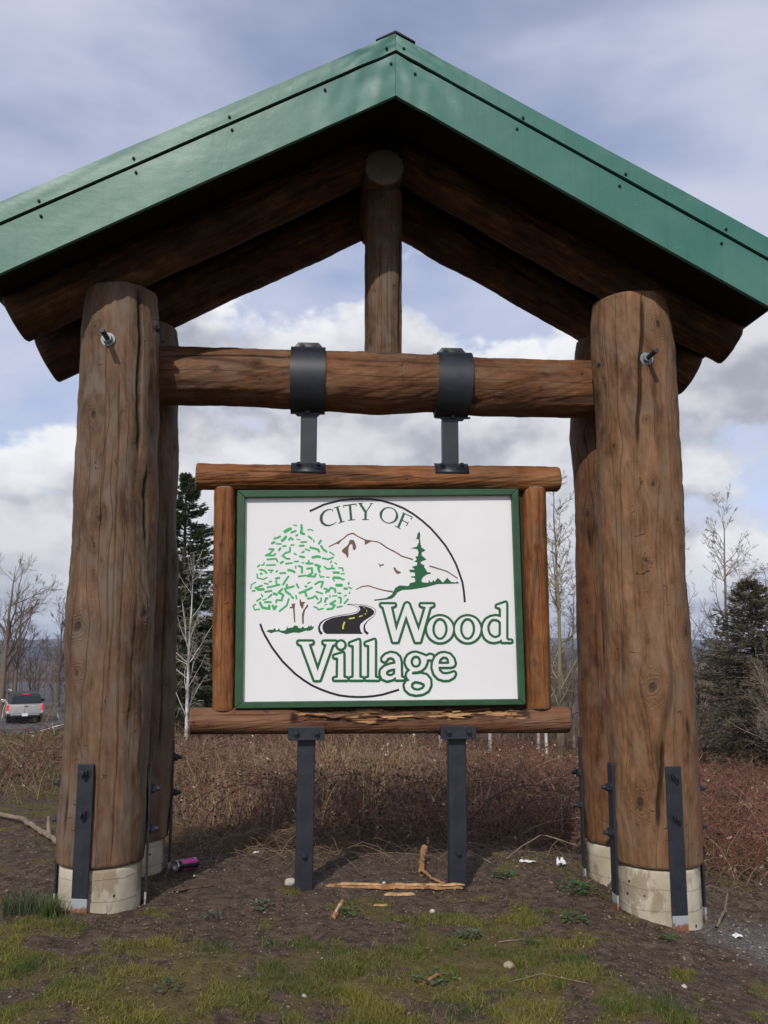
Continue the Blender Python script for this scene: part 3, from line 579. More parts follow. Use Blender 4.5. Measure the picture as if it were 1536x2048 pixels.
# far ridges
def hill(name, y, base, amp, seed, col, x0, x1):
    x = np.linspace(x0, x1, 260)
    h = base + amp * (fbm(x / 900 + 50, x * 0 + seed, seed, 4) + 0.25 * fbm(x / 140 + 9, x * 0, seed + 5, 3))
    rows = []
    for k, f in enumerate((-0.35, 0.35, 0.8, 1.0, 0.9, 0.2)):
        rows.append(np.stack([x, np.full_like(x, y + (k - 3) * 160.0) + 60 * fbm(x / 300, x * 0 + k, seed + k, 2), -32 + (h + 32) * f], -1))
    V = np.array(rows); i = np.arange(V.shape[0] * V.shape[1]).reshape(V.shape[:2])
    F = np.stack([i[:-1, :-1], i[:-1, 1:], i[1:, 1:], i[1:, :-1]], -1).reshape(-1, 4)
    return tag(link(name, fmesh(name, V.reshape(-1, 3), F, col, True)), kind='structure')
FOREST = simple('forested_hill', (0.030, 0.040, 0.034), 0.95, 0.1, 0.5, 0.01)
hill('hills', 3600, 14, 22, 5, FOREST, -4200, 4200)
hill('hills', 1900, -6, 12, 15, FOREST, -2600, 2600)

# ================================================================ TIMBER SHELTER
YAW = R(4.5)
O3 = (0.0, 6.1, 0.0)
sh = empty('timber_shelter', O3, YAW)
tag(sh, 'rustic log gateway with green metal gable roof on four thick posts', 'shelter')
def loc2w(u, v, w):
    c, s = math.cos(YAW), math.sin(YAW)
    return (O3[0] + u * c - v * s, O3[1] + u * s + v * c, w)
def gz(u, v):
    p = loc2w(u, v, 0); return tz(p[0], p[1])

STRAP = {}
def strap_mesh(h, dark_to, key):
    if key in STRAP: return STRAP[key]
    STRAP[key] = bm_mesh('steel_strap', box(0.100, 0.014, h, (0, 0, 0), 0.003), STEEL)
    return STRAP[key]
def bolt_bm(r=0.020, l=0.045, washer=0.036):
    """nut, stud and washer along +z"""
    bm = cyl(washer, 0.006, 20)
    join(bm, cyl(r * 1.25, 0.022, 6, M=Matrix.Translation((0, 0, 0.006))))
    join(bm, cyl(r * 0.72, l, 12, M=Matrix.Translation((0, 0, 0.010)), bev=0.002))
    return bm
BOLT = bm_mesh('bolt', bolt_bm(), STEEL)
BOLTG = bm_mesh('bolt', bolt_bm(), GALV)
BOLTS = bm_mesh('bolt', bolt_bm(0.013, 0.024, 0.024), STEEL)

def facing(o, th, loc):
    """local +z points out horizontally at angle th (0 = towards -v, +90deg = +u)"""
    d = Vector((math.sin(th), -math.cos(th), 0))
    o.rotation_euler = d.to_track_quat('Z', 'Y').to_euler(); o.location = loc

def post(label, ws, cs, ds_, v, mat, knots, cracks, seed, wtop, wbot, zg, straps, na=160, dsr=0.016, rodw=None, rodth=0.0):
    ws = np.array(ws)[::-1]; cs = np.array(cs)[::-1]; dd = np.array(ds_)[::-1] / 2
    wl = np.linspace(wbot, wtop, 22)
    P = [(np.interp(w, ws, cs), v, w) for w in wl]; rr = [np.interp(w, ws, dd) for w in wl]
    rr[-1] *= 0.93
    kn = [(t, s - wbot, r, b) for t, s, r, b in knots]
    ck = [(a, b, s0 - wbot, s1 - wbot, w, dp) for a, b, s0, s1, w, dp in cracks]
    p = log('post', P, rr, sh, mat, na, dsr, kn, ck, seed, 0.022, 0.0045)
    p['label'] = label
    cb, rb = P[0][0], float(rr[0])
    fr = rb - 0.014
    # footing: board-formed drum with chamfer and slightly uneven rim
    n = 64; rows = []
    for k, (zz, f) in enumerate(((zg - 0.5, 1.0), (zg - 0.02, 1.0), (zg + 0.07, 0.998), ((zg + wbot) / 2, 1.0), (wbot - 0.035, 1.0), (wbot - 0.022, 0.985), (wbot - 0.020, 0.4), (wbot - 0.020, 0.0))):
        a = np.arange(n) * 2 * math.pi / n
        rad = fr * f * (1 + 0.006 * np.cos(a * 8 + seed) * (f > 0.9))
        rows.append(np.stack([cb + rad * np.sin(a), v - rad * np.cos(a), np.full(n, zz)], -1))
    V = np.array(rows); i = np.arange(V.shape[0] * n).reshape(-1, n); j = np.roll(i, -1, 1)
    F = np.stack([i[:-1], j[:-1], j[1:], i[1:]], -1).reshape(-1, 4)
    fo = link('footing', fmesh('footing', V.reshape(-1, 3), F, CONC, False), p)
    for k, (th, top, bot, bw) in enumerate(straps):
        t = R(th); out = max(float(np.interp(w_, ws, dd)) for w_ in np.linspace(wbot, top, 8)) + 0.007
        cw = np.interp((top + bot) / 2, ws, cs)
        gb = gz(cb + math.sin(t) * rb, v - math.cos(t) * rb)
        low = min(bot, gb + 0.09)
        tilt = (np.interp(top, ws, cs) - cb)
        so_ = link('strap', bm_mesh('strap', box(0.100, 0.014, top - low, (0, 0, 0), 0.003), STEEL), p)
        so_.location = (cb + math.sin(t) * out + tilt * 0.35, v - math.cos(t) * out, (top + low) / 2)
        so_.rotation_euler = (0, 0, t)
        ba = link('strap_base', bm_mesh('strap_base', box(0.098, 0.012, 0.20, (0, 0, 0), 0.002), GALVR), p)
        ba.location = (cb + math.sin(t) * out, v - math.cos(t) * out, low - 0.1005); ba.rotation_euler = (0, 0, t)
        ba['label'] = 'bare galvanized foot of the strap'
        for w in bw:
            b_ = link('bolt', BOLT, p)
            facing(b_, t, (cb + math.sin(t) * (out + 0.006) + tilt * 0.35, v - math.cos(t) * (out + 0.006), w))
    return p

WL = [3.862, 3.515, 3.174, 2.839, 2.51, 2.186, 1.774, 1.555, 1.247, 0.944, 0.646, 0.353, 0.30]
CL = [-1.792, -1.785, -1.783, -1.776, -1.772, -1.763, -1.766, -1.762, -1.757, -1.750, -1.752, -1.758, -1.758]
DL = [0.485, 0.500, 0.508, 0.522, 0.523, 0.522, 0.534, 0.525, 0.521, 0.519, 0.518, 0.522, 0.510]
WR = [3.9, 3.609, 3.252, 2.9, 2.555, 2.215, 1.881, 1.553, 1.23, 0.912, 0.6, 0.292, 0.2]
CR = [1.699, 1.704, 1.708, 1.712, 1.707, 1.708, 1.713, 1.723, 1.725, 1.726, 1.724, 1.728, 1.728]
DR = [0.520, 0.558, 0.550, 0.548, 0.550, 0.549, 0.558, 0.561, 0.553, 0.562, 0.557, 0.540, 0.528]

pLF = post('front left post with straight drying cracks and oval knots', WL, CL, DL, -0.375, W_POST,
     [(-22, 3.02, 0.085, 0.014), (-31, 1.70, 0.085, 0.024), (-30, 1.42, 0.055, 0.012), (58, 1.78, 0.07, 0.024), (-75, 1.72, 0.10, 0.02), (-8, 2.36, 0.05, 0.008), (52, 2.55, 0.05, -0.008), (-25, 3.6, 0.03, 0.003), (70, 2.95, 0.05, -0.012)],
     [(43, 40, 2.75, 3.92, 0.013, 0.020), (40, 44, 1.0, 2.0, 0.005, 0.008), (-4, -5, 2.3, 3.6, 0.005, 0.006), (14, 14, 1.3, 3.3, 0.004, 0.006), (-48, -40, 0.42, 0.75, 0.014, 0.012), (60, 56, 2.15, 2.75, 0.012, 0.014), (4, 5, 0.35, 1.6, 0.004, 0.006), (26, 25, 0.35, 2.2, 0.004, 0.006), (-62, -60, 0.4, 1.7, 0.004, 0.005)],
     1, 3.90, 0.305, gz(-1.76, -0.6), [(-12, 0.895, 0.14, (0.845, 0.615)), (99, 0.86, 0.1, (0.70, 0.46)), (-102, 0.80, 0.1, (0.74, 0.52))])
pRF = post('front right tan post with dark hollow knot near its top', WR, CR, DR, -0.375, W_POST2,
     [(16, 3.70, 0.075, 0.006), (-2, 2.62, 0.05, 0.004), (38, 2.4, 0.045, 0.004), (40, 1.66, 0.06, 0.006), (-18, 1.33, 0.10, 0.010), (-40, 0.62, 0.09, 0.006), (48, 3.2, 0.04, 0.004), (-55, 2.9, 0.05, 0.006), (20, 2.0, 0.025, 0.002), (-8, 3.05, 0.025, 0.003)],
     [(-22, -2, 2.85, 3.95, 0.010, 0.016), (-20, -8, 0.42, 1.05, 0.012, 0.018), (36, 30, 0.95, 1.15, 0.02, 0.012), (-3, 8, 2.0, 2.7, 0.005, 0.006), (10, 12, 1.0, 2.2, 0.005, 0.006), (-35, -33, 1.6, 2.4, 0.004, 0.005), (5, 9, 0.25, 0.5, 0.018, 0.014)],
     2, 3.945, 0.235, gz(1.73, -0.6), [(2, 0.845, 0.02, (0.79, 0.545)), (-90, 0.83, 0.03, (0.68, 0.40)), (96, 0.80, 0.0, (0.66, 0.42))])
WRr = [3.93, 3.2, 2.64, 2.27, 1.55, 0.85, 0.24]
pLR = post('rear left post in shade behind the front left post', WRr, [-1.775, -1.77, -1.755, -1.75, -1.74, -1.73, -1.74], [0.49, 0.50, 0.52, 0.52, 0.53, 0.53, 0.50], 0.375, W_POST,
     [(80, 2.2, 0.07, 0.02), (70, 3.0, 0.06, 0.014), (60, 1.3, 0.06, 0.01)], [(50, 55, 0.8, 2.6, 0.008, 0.012)], 3, 3.935, 0.28, gz(-1.74, 0.3),
     [(94, 0.92, 0.1, (0.80, 0.56))], 96, 0.025)
pRR = post('rear right reddish post behind the front right post', WRr, [1.79, 1.745, 1.752, 1.75, 1.748, 1.742, 1.752], [0.50, 0.52, 0.52, 0.525, 0.525, 0.53, 0.52], 0.375, W_BEAM,
     [(-55, 2.55, 0.07, 0.008), (-60, 1.9, 0.05, 0.006), (-50, 3.1, 0.05, 0.01)], [(-50, -56, 2.2, 2.5, 0.012, 0.014)], 4, 3.92, 0.205, gz(1.75, 0.3),
     [(-98, 0.92, 0.0, (0.66, 0.43))], 96, 0.025)

# through rods with nut and washer, and the small bolts at the beam ends
ROD = bm_mesh('threaded_rod', cyl(0.0165, 0.19, 16, bev=0.002), STEEL, False)
wn = cyl(0.044, 0.006, 28); join(wn, cyl(0.030, 0.030, 6, M=Matrix.Translation((0, 0, 0.006))))
WASH = bm_mesh('nut_and_washer', wn, GALV)
for p_, u, w, v in ((pLF, -1.806, 3.504, -0.628), (pRF, 1.695, 3.462, -0.645)):
    r_ = link('threaded_rod', ROD, p_); facing(r_, 0, (u, v + 0.015, w))
    n_ = link('nut_and_washer', WASH, p_); facing(n_, 0, (u, v - 0.002, w))
for p_, u, w, th in ((pLF, -1.540, 3.65, 55), (pRF, 1.462, 3.48, -62)):
    b_ = link('eye_bolt', BOLTS, p_); facing(b_, R(th), (u, -0.44, w))

# cross beam
BU = [-1.80, -1.526, -1.139, -0.749, -0.55, -0.318, -0.029, 0.336, 0.703, 1.074, 1.524, 1.80]
BW = [3.47, 3.470, 3.472, 3.456, 3.452, 3.451, 3.441, 3.456, 3.436, 3.437, 3.438, 3.44]
BD = [0.406, 0.406, 0.408, 0.418, 0.432, 0.431, 0.448, 0.408, 0.424, 0.415, 0.426, 0.42]
beam = log('cross_beam', [(u, 0, w) for u, w in zip(BU, BW)], [d / 2 for d in BD], sh, W_BEAM, 128, 0.02,
    [(-12, 0.90, 0.035, 0.004), (28, 1.25, 0.06, 0.010), (40, 2.45, 0.05, -0.004), (35, 2.62, 0.06, -0.004), (20, 2.9, 0.04, 0.003), (-15, 3.2, 0.03, 0.003), (5, 0.62, 0.03, 0.002)],
    [(-26, -34, 0.25, 1.30, 0.008, 0.014), (-45, -40, 1.35, 2.3, 0.006, 0.008), (-35, -30, 2.5, 3.1, 0.005, 0.006), (-50, -48, 0.5, 1.0, 0.005, 0.006), (-12, -18, 1.45, 1.9, 0.005, 0.006)], 6, 0.012, 0.004)
beam['label'] = 'horizontal log beam carrying the two hanger straps'
king = log('king_post', [(-0.006, 0, 3.63), (-0.006, 0, 4.2), (-0.003, 0, 4.90)], [0.134, 0.136, 0.136], sh, W_POST, 80, 0.02,
    [(30, 0.5, 0.02, 0.003)], [(-20, -16, 0.1, 0.9, 0.005, 0.006), (10, 12, 0.05, 0.8, 0.005, 0.006), (58, 60, 0.0, 1.0, 0.012, 0.014), (-48, -50, 0.2, 1.0, 0.004, 0.006), (35, 30, 0.0, 0.5, 0.004, 0.005)], 7, 0.004)
ridge = log('ridge_log', [(-0.014, -0.205, 5.005), (-0.014, 0.82, 5.005)], [0.141, 0.141], sh, W_POST, 72, 0.03, (), (), 8, 0.006, front=(0, 0, -1))

# roof lines at the front gable: apex heights and slopes left/right
def roofw(u, apex, sl_, sr_): return apex - (sl_ * -u if u < 0 else sr_ * u)
SLT, SRT = 0.5235, 0.5407
EAVE = 2.72
def rafter(s, v, r0, r1, label, seed, knots, cracks, drop):
    sl_ = SLT if s < 0 else SRT
    und = lambda u: 5.404 - sl_ * u
    c = math.cos(math.atan(sl_))
    us = np.linspace(0.12, 2.60, 12); rr = np.linspace(r0, r1, 12)
    P = [(s * u, v, und(u) - (r + drop) / c) for u, r in zip(us, rr)]
    d = Vector(P[-1]) - Vector(P[-2]); d.normalize()
    rr = list(rr)
    o = log('rafter', P, rr, sh, W_RAFT, 96, 0.025, knots, cracks, seed, 0.022,
            front=(0, -1, 0), cut=None)
    o['label'] = label
    return o
rafter(-1, 0.0, 0.148, 0.168, 'front left rafter log under the roof', 21, [(30, 0.75, 0.05, 0.006), (40, 1.75, 0.04, 0.006), (-8, 1.2, 0.07, 0.01), (25, 2.1, 0.03, 0.004)], [(10, 16, 0.3, 1.9, 0.005, 0.007)], 0.0)
rafter(1, 0.0, 0.144, 0.164, 'front right rafter log with round knot near the ridge', 22, [(0, 0.28, 0.055, 0.006), (-20, 0.62, 0.025, 0.004), (5, 0.85, 0.035, 0.01), (-25, 1.75, 0.03, 0.004)], [(-14, -12, 0.2, 1.4, 0.005, 0.007)], 0.0)
rafter(-1, 0.74, 0.182, 0.190, 'rear left rafter log with ragged lower edge', 23, [(-80, 1.0, 0.06, 0.015)], [], 0.02)
rafter(1, 0.74, 0.165, 0.180, 'rear right rafter log in deep shade', 24, [], [], 0.0)

# sheathing boards under the metal, running front to back
nb = 11
for s in (-1, 1):
    sl_ = SLT if s < 0 else SRT
    ang = math.atan(sl_); Ls = EAVE / math.cos(ang); bw = Ls / nb
    bmesh_ = bm_mesh('sheathing_board', box(bw - 0.006, 1.74, 0.028, (0, 0, 0), 0.002), SHEATH)
    for k in range(nb):
        q_ = (k + 0.5) * bw * math.cos(ang)
        b_ = link('sheathing_board', bmesh_, sh)
        b_.location = (s * q_, -0.06, 5.419 - sl_ * q_)
        b_.rotation_euler = (0, s * ang, 0)
    # metal sheet
    V = []
    for v in (-0.945, 0.83):
        for u, o in ((0.0, 0.0), (EAVE + 0.02, 0.0), (EAVE + 0.02, -0.035), (0.0, -0.035)):
            V.append((s * u, v, 5.470 - sl_ * u + o))
    bm = bmesh.new(); vv = [bm.verts.new(x) for x in V]
    for f in ((0, 1, 2, 3), (7, 6, 5, 4), (0, 4, 5, 1), (1, 5, 6, 2), (2, 6, 7, 3)): bm.faces.new([vv[i] for i in f])
    for k in range(7):   # standing ribs
        u0 = EAVE * 0.0
        v = -0.80 + k * 0.26
        join(bm, box(Ls, 0.03, 0.03, (0, 0, 0), 0.004, M=Matrix.Translation((s * EAVE / 2, v, 5.470 - sl_ * EAVE / 2 + 0.012)) @ Matrix.Rotation(s * ang, 4, 'Y')))
    link('roof_sheet', bm_mesh('roof_sheet', bm, GREEN), sh)

def trim(name, s, ta, tb, sa, sb, v, seed, dent, lip=0.03, umax=EAVE, nu=150, nv=9):
    """folded sheet-metal strip along the gable between two lines, with dents"""
    u = np.linspace(0.0005, umax, nu)
    rows = []
    top = ta - sa * u; bot = tb - sb * u
    for k in range(nv):
        f = k / (nv - 1)
        w = top * (1 - f) + bot * f
        d = 0.0022 * fbm(u * 2.3 + 5, u * 0 + f * 2.2, seed, 3)
        dn = np.exp(-(u / 0.42) ** 2)
        d = d + dent * dn * 2.6 * fbm(u * 9 + 3, u * 0 + f * 2.6 + 3, seed + 4, 2) + dent * 0.7 * fbm(u * 1.6 + 1, u * 0 + f * 1.2, seed + 8, 2)
        rows.append(np.stack([s * u, v + d, w], -1))
    first = rows[0].copy(); first[:, 1] += lip; first[:, 2] += 0.0
    last = rows[-1].copy(); last[:, 1] += lip
    rows = [first] + rows + [last]
    V = np.array(rows); i = np.arange(V.shape[0] * nu).reshape(-1, nu)
    F = np.stack([i[:-1, :-1], i[1:, :-1], i[1:, 1:], i[:-1, 1:]], -1).reshape(-1, 4)
    if s < 0: F = F[:, ::-1]
    me_ = fmesh(name, V.reshape(-1, 3), F, GREEN, True)
    me_.set_sharp_from_angle(angle=R(35))
    return link(name, me_, sh)
SCREW = cyl(0.0095, 0.005, 12); join(SCREW, cyl(0.0065, 0.008, 6, M=Matrix.Translation((0, 0, 0.004))))
SCREW = bm_mesh('screw', SCREW, BLACKRUB)
S_UP = {-1: [(-0.059, 5.388), (-1.048, 4.858), (-1.624, 4.553), (-2.175, 4.250)], 1: [(0.052, 5.392), (0.823, 4.946), (1.487, 4.586), (2.134, 4.234)]}
S_LO = {-1: [(-0.030, 5.29), (-0.452, 5.084), (-1.031, 4.78), (-1.609, 4.468), (-2.162, 4.16)], 1: [(0.126, 5.227), (0.785, 4.876), (1.448, 4.511), (2.106, 4.143)]}
for s in (-1, 1):
    L_ = s < 0
    up = trim('drip_trim', s, 5.496, 5.383, SLT if L_ else SRT, 0.533 if L_ else 0.552, -0.962, 70 + s, 0.004, 0.022)
    lo = trim('fascia', s, 5.366, 5.073, 0.533 if L_ else 0.552, 0.5396 if L_ else 0.561, -0.948, 80 + s, 0.0045, 0.03)
    up['label'] = 'upper green metal trim, %s slope' % ('left' if L_ else 'right')
    lo['label'] = 'wide green metal fascia, %s slope' % ('left' if L_ else 'right')
    for u, w in S_UP[s]:
        k_ = link('screw', SCREW, up); facing(k_, 0, (u, -0.9635, w))
    for u, w in S_LO[s]:
        k_ = link('screw', SCREW, lo); facing(k_, 0, (u, -0.9500, w))
    # wooden barge board behind the fascia, rear barge board
    for v, nm, dz in ((-0.925, 'barge_board', 0.0), (0.81, 'rear_barge_board', 0.0)):
        sa = SLT if L_ else SRT
        lw = 5.12 if v < 0 else 5.16; ee = EAVE if v < 0 else EAVE - 0.22
        poly = [(0, 5.432), (s * ee, 5.432 - sa * ee), (s * ee, lw - sa * ee), (0, lw)]
        b_ = link(nm, bm_mesh(nm, prism(poly, 0.03), SHEATH), sh); b_.location = (0, v - (0.0 if v < 0 else 0.0), 0)
# ridge cap: dark folded strip
poly = [(-0.128, 5.447), (0.0, 5.519), (0.128, 5.447), (0.128, 5.440), (0, 5.506), (-0.128, 5.440)]
cap_ = link('ridge_cap', bm_mesh('ridge_cap', prism(poly, 1.82), BLACKRUB), sh); cap_.location = (0, -0.967, 0)

# ================================================================ HANGING SIGN
sg = empty('city_sign', O3, YAW)
tag(sg, 'white printed city sign in a log frame hung from the beam on steel straps', 'sign')
tl = log('top_log', [(-1.298, 0, 2.745), (0, 0, 2.752), (1.25, 0, 2.766)], [0.093, 0.092, 0.090], sg, W_SIGN, 96, 0.02,
    [(12, 1.45, 0.04, 0.004), (-40, 0.9, 0.02, 0.002)], [(-18, -14, 0.1, 1.0, 0.004, 0.006), (-35, -30, 1.3, 2.4, 0.004, 0.006), (-48, -40, 0.2, 0.9, 0.004, 0.006)], 31, 0.009, 0.003)
tl['label'] = 'orange brown top log of the sign frame'
def rotf(TH, SS, seed):
    # torn hollow along the upper front of the log, in stepped splinters
    deg = np.degrees(TH)
    blk = vnoise(SS * 5 + 3, deg / 16 + 5, seed + 1) + 0.6 * vnoise(SS * 13, deg / 8, seed + 2)
    edge = -16 + 34 * vnoise(SS * 5 + 1, deg * 0, seed + 5)
    along = np.clip(np.minimum(SS - 0.66, 2.28 - SS) / 0.05, 0, 1)
    m = (deg < edge + 18) & (deg > -112)
    m = m * along * (blk + 0.22 > 0)
    dep = -(0.010 + 0.022 * np.round((blk + 0.5) * 4) / 4) * m
    fr = np.clip((vnoise(SS * 6 + 2, deg / 15, seed + 6) + 0.5 * vnoise(SS * 14 + 2, deg / 8, seed + 7) - 0.02) * 9, 0, 1) * m * (deg > -75)
    ck = np.clip((np.abs(np.gradient(dep, axis=1)) + np.abs(np.gradient(dep, axis=0))) / 0.006, 0, 1) * (1 - fr)
    return dep, fr * 0.95, np.clip(ck, 0, 0.9)
bl = log('bottom_log', [(-1.289, 0, 1.084), (0, 0, 1.078), (1.27, 0, 1.073)], [0.087, 0.088, 0.089], sg, W_ROT, 128, 0.012,
    [(20, 0.12, 0.03, 0.003), (35, 1.35, 0.03, 0.004)], [(-30, -34, 0.1, 0.7, 0.004, 0.006)], 35, 0.003, 0.002, rot=rotf)
bl['label'] = 'dark bottom log, rotten and splintered along its top'
for a, b, r_, sd, lb in (((-1.112, 0, 2.658), (-1.083, 0, 1.160), 0.075, 41, 'left upright log of the sign frame'), ((1.079, 0, 2.684), (1.072, 0, 1.160), 0.084, 42, 'right upright log of the sign frame')):
    o_ = log('side_log', [b, a], [r_ + 0.002, r_], sg, W_SIGN, 88, 0.018, [(-30, 0.3, 0.02, 0.002), (20, 0.95, 0.018, 0.002), (-10, 1.1, 0.018, 0.002)], [(-8, -2, 0.05, 1.45, 0.004, 0.006)] if sd == 41 else [(-5, 4, 0.6, 1.1, 0.004, 0.005)], sd, 0.003)
    o_['label'] = lb

# splinters standing off the rotten log
rng = np.random.default_rng(5)
SPL = simple('torn_wood', (0.42, 0.24, 0.11), 0.85, 0.2, 0.35, 25, 0.3)
for k in range(7):
    u = rng.uniform(-0.55, 0.92); l = rng.uniform(0.06, 0.22); h = rng.uniform(0.006, 0.014)
    t = R(rng.uniform(-75, -12)); rr_ = 0.082
    pl = [(-l / 2, -h / 2), (-l * 0.3, -h * 0.6), (l / 2, -h * 0.2), (l * 0.42, h * 0.5), (-l * 0.46, h * 0.4)]
    s_ = link('splinter', bm_mesh('splinter', prism(pl, 0.006), SPL if k % 3 else W_ROT), sg)
    s_.location = (u, -math.cos(t) * rr_, 1.078 - math.sin(t) * rr_); s_.rotation_euler = (t + R(90) - R(90), R(rng.uniform(-6, 6)), R(rng.uniform(-3, 3)))

# panel and mitred green frame
FO = [(-1.021, 2.641), (0.949, 2.679), (0.966, 1.182), (-1.004, 1.167)]
FI = [(-0.968, 2.593), (0.902, 2.636), (0.920, 1.219), (-0.953, 1.209)]
WHITE = simple('white_sign_face', (0.77, 0.77, 0.78), 0.28, 0.5, 0.045, 2.2)
FRAMEG = simple('green_painted_frame', (0.024, 0.074, 0.034), 0.5, 0.4, 0.3, 9, 0.1)
pf = [(u * 1.01 + (0.012 if u < 0 else -0.012) * -1, w + (0.02 if w > 2 else -0.02)) for u, w in FI]
panel = link('sign_panel', bm_mesh('sign_panel', prism(pf, 0.02), WHITE), sg); panel.location = (0, -0.030, 0)
panel['label'] = 'glossy white printed sign face'
for k, lb in enumerate(('top', 'right', 'bottom', 'left')):
    a, b = FO[k], FO[(k + 1) % 4]; c, d = FI[(k + 1) % 4], FI[k]
    sh_ = lambda p, q, f: (p[0] + (q[0] - p[0]) * f, p[1] + (q[1] - p[1]) * f)
    f_ = link('frame_bar', bm_mesh('frame_bar', prism([sh_(a, b, 0.0006), sh_(b, a, 0.0006), sh_(c, d, 0.0006), sh_(d, c, 0.0006)], 0.055, 0.004), FRAMEG), sg)
    f_.location = (0, -0.072, 0); f_['label'] = '%s bar of the green painted frame' % lb

bk = link('backing_board', bm_mesh('backing_board', prism([(-1.085, 2.69), (1.06, 2.70), (1.06, 1.13), (-1.07, 1.13)], 0.02), W_ROT), sg); bk.location = (0, 0.004, 0)  # dark sheet added to block light showing through gaps beside the frame

# printed logo and lettering: flat vinyl in thin layers on the panel face
def flat(name, V2, tris, v, mat, parent):
    V = np.zeros((len(V2), 3)); V[:, 0] = V2[:, 0]; V[:, 2] = V2[:, 1]
    me_ = fmesh(name, V, np.array(tris, np.int32), mat)
    o_ = link(name, me_, parent); o_.location = (0, v, 0)
    return o_
def cdt_union(faces, minus=()):
    pts, fs, nadd = [], [], len(faces)
    for f in list(faces) + list(minus):
        i0 = len(pts); pts += [Vector(p) for p in f]; fs.append(list(range(i0, i0 + len(f))))
    vo, eo, fo, _, _, of = delaunay_2d_cdt(pts, [], fs, 1, 1e-7, True)
    V2 = np.array([(p.x, p.y) for p in vo])
    tris = []
    for f, ids in zip(fo, of):
        if ids and not any(i >= nadd for i in ids):
            f = list(f)
            a = (V2[f[1]] - V2[f[0]]); b = (V2[f[2]] - V2[f[0]])
            if a[0] * b[1] - a[1] * b[0] < 0: f = f[::-1]
            tris.append(f)
    return V2, tris
def ccw(f):
    a = sum(f[i][0] * f[(i + 1) % len(f)][1] - f[(i + 1) % len(f)][0] * f[i][1] for i in range(len(f)))
    return f if a > 0 else f[::-1]
def disc(c, r, n=12): return [(c[0] + r * math.cos(2 * math.pi * i / n + 0.1), c[1] + r * math.sin(2 * math.pi * i / n + 0.1)) for i in range(n)]
def stroke_faces(pts, ws, caps=True):
    out = []
    for i in range(len(pts) - 1):
        (x0, y0), (x1, y1) = pts[i], pts[i + 1]
        L_ = math.hypot(x1 - x0, y1 - y0) or 1e-9; nx, ny = -(y1 - y0) / L_, (x1 - x0) / L_
        a, b = ws[i] / 2, ws[i + 1] / 2
        out.append(ccw([(x0 + nx * a, y0 + ny * a), (x0 - nx * a, y0 - ny * a), (x1 - nx * b, y1 - ny * b), (x1 + nx * b, y1 + ny * b)]))
    for i in range(len(pts)):
        if caps or 0 < i < len(pts) - 1:
            out.append(disc(pts[i], ws[i] / 2 * 0.999, 10))
    return out
pair = lambda l: [(l[i] / 1000, l[i + 1] / 1000) for i in range(0, len(l), 2)]
def vinyl(name, c): return simple(name, c, 0.35, 0.5, 0.04, 5)
INK = {'k': vinyl('black_vinyl', (0.012, 0.012, 0.014)), 't': vinyl('text_green_vinyl', (0.022, 0.085, 0.050)), 'b': vinyl('brown_vinyl', (0.155, 0.085, 0.055)),
       'g': vinyl('dark_green_vinyl', (0.014, 0.105, 0.036)), 'y': vinyl('yellow_vinyl', (0.62, 0.56, 0.06)), 'l': vinyl('leaf_green_vinyl', (0.055, 0.40, 0.13))}
NAMES = {'k': ('printed_ring', 'printed_road'), 't': ('printed_arched_lettering',), 'b': ('printed_mountain', 'printed_trunks'), 'g': ('printed_fir', 'printed_grass'), 'y': ('printed_road_dashes',), 'l': ('printed_tree_leaves',)}
for c, part in (('k', 0), ('k', 1), ('t', 0), ('b', 0), ('b', 1), ('g', 0), ('g', 1), ('l', 0), ('y', 0)):
    fs = []
    def mine(p):   # which of two separate motifs of one colour this outline belongs to
        u = sum(p[0::2]) / (len(p) / 2); wm = sum(p[1::2]) / (len(p) / 2)
        if c == 'k': return part == int(-450 < u < 60 and 1650 < wm < 1950)
        if c in 'bg': return part == int(u < -330)
        return True
    for cc, p, w in STROKES:
        if cc == c and mine(p):
            pp = pair(p); kf = {'l': 1.3, 't': 1.3, 'k': 1.2, 'b': 1.2, 'g': 1.0, 'y': 1.1}[c] / 1000
            ww = [w * kf] * len(pp) if not isinstance(w, list) else [x * kf for x in w]
            fs += stroke_faces(pp, ww, c == 'l')
    for cc, p in POLYS:
        if cc == c and mine(p): fs.append(ccw(pair(p)))
    if c == 'y':   # each centre-line dash is a piece of its own
        for cc, p, w in STROKES:
            if cc == 'y':
                V2, tr = cdt_union(stroke_faces(pair(p), [w * 0.0011] * (len(p) // 2), False))
                flat('printed_road_dash', V2, tr, 0, INK[c], panel).location.y = -0.0022
        continue
    V2, tr = cdt_union(fs)
    flat(NAMES[c][part], V2, tr, -0.0312 if c != 'y' else -0.0322, INK[c], panel).location.y = -0.0012 if c != 'y' else -0.0022
def chaikin(p, it=2, keep=0.012):
    """round the contour a little without eating the corners"""
    return p
ring, fill = [], []
for outer, holes in LETTERS:
    o_ = pair(outer)
    for cont in [o_] + [pair(h) for h in holes]:
        ring += stroke_faces(cont + [cont[0]], [0.034] * (len(cont) + 1))
V2, tr = cdt_union(ring)
flat('printed_letter_outline', V2, tr, 0, INK['g'], panel).location.y = -0.0034
for outer, holes in LETTERS:
    V2, tr = cdt_union([ccw(pair(outer))], [ccw(pair(h)) for h in holes])
    fill.append((V2, tr))
V2 = np.concatenate([f[0] for f in fill]); off = np.cumsum([0] + [len(f[0]) for f in fill])
tr = [[i + o for i in t] for (f, o) in zip(fill, off) for t in f[1]]
flat('printed_letter_face', V2, tr, 0, WHITE, panel).location.y = -0.0046

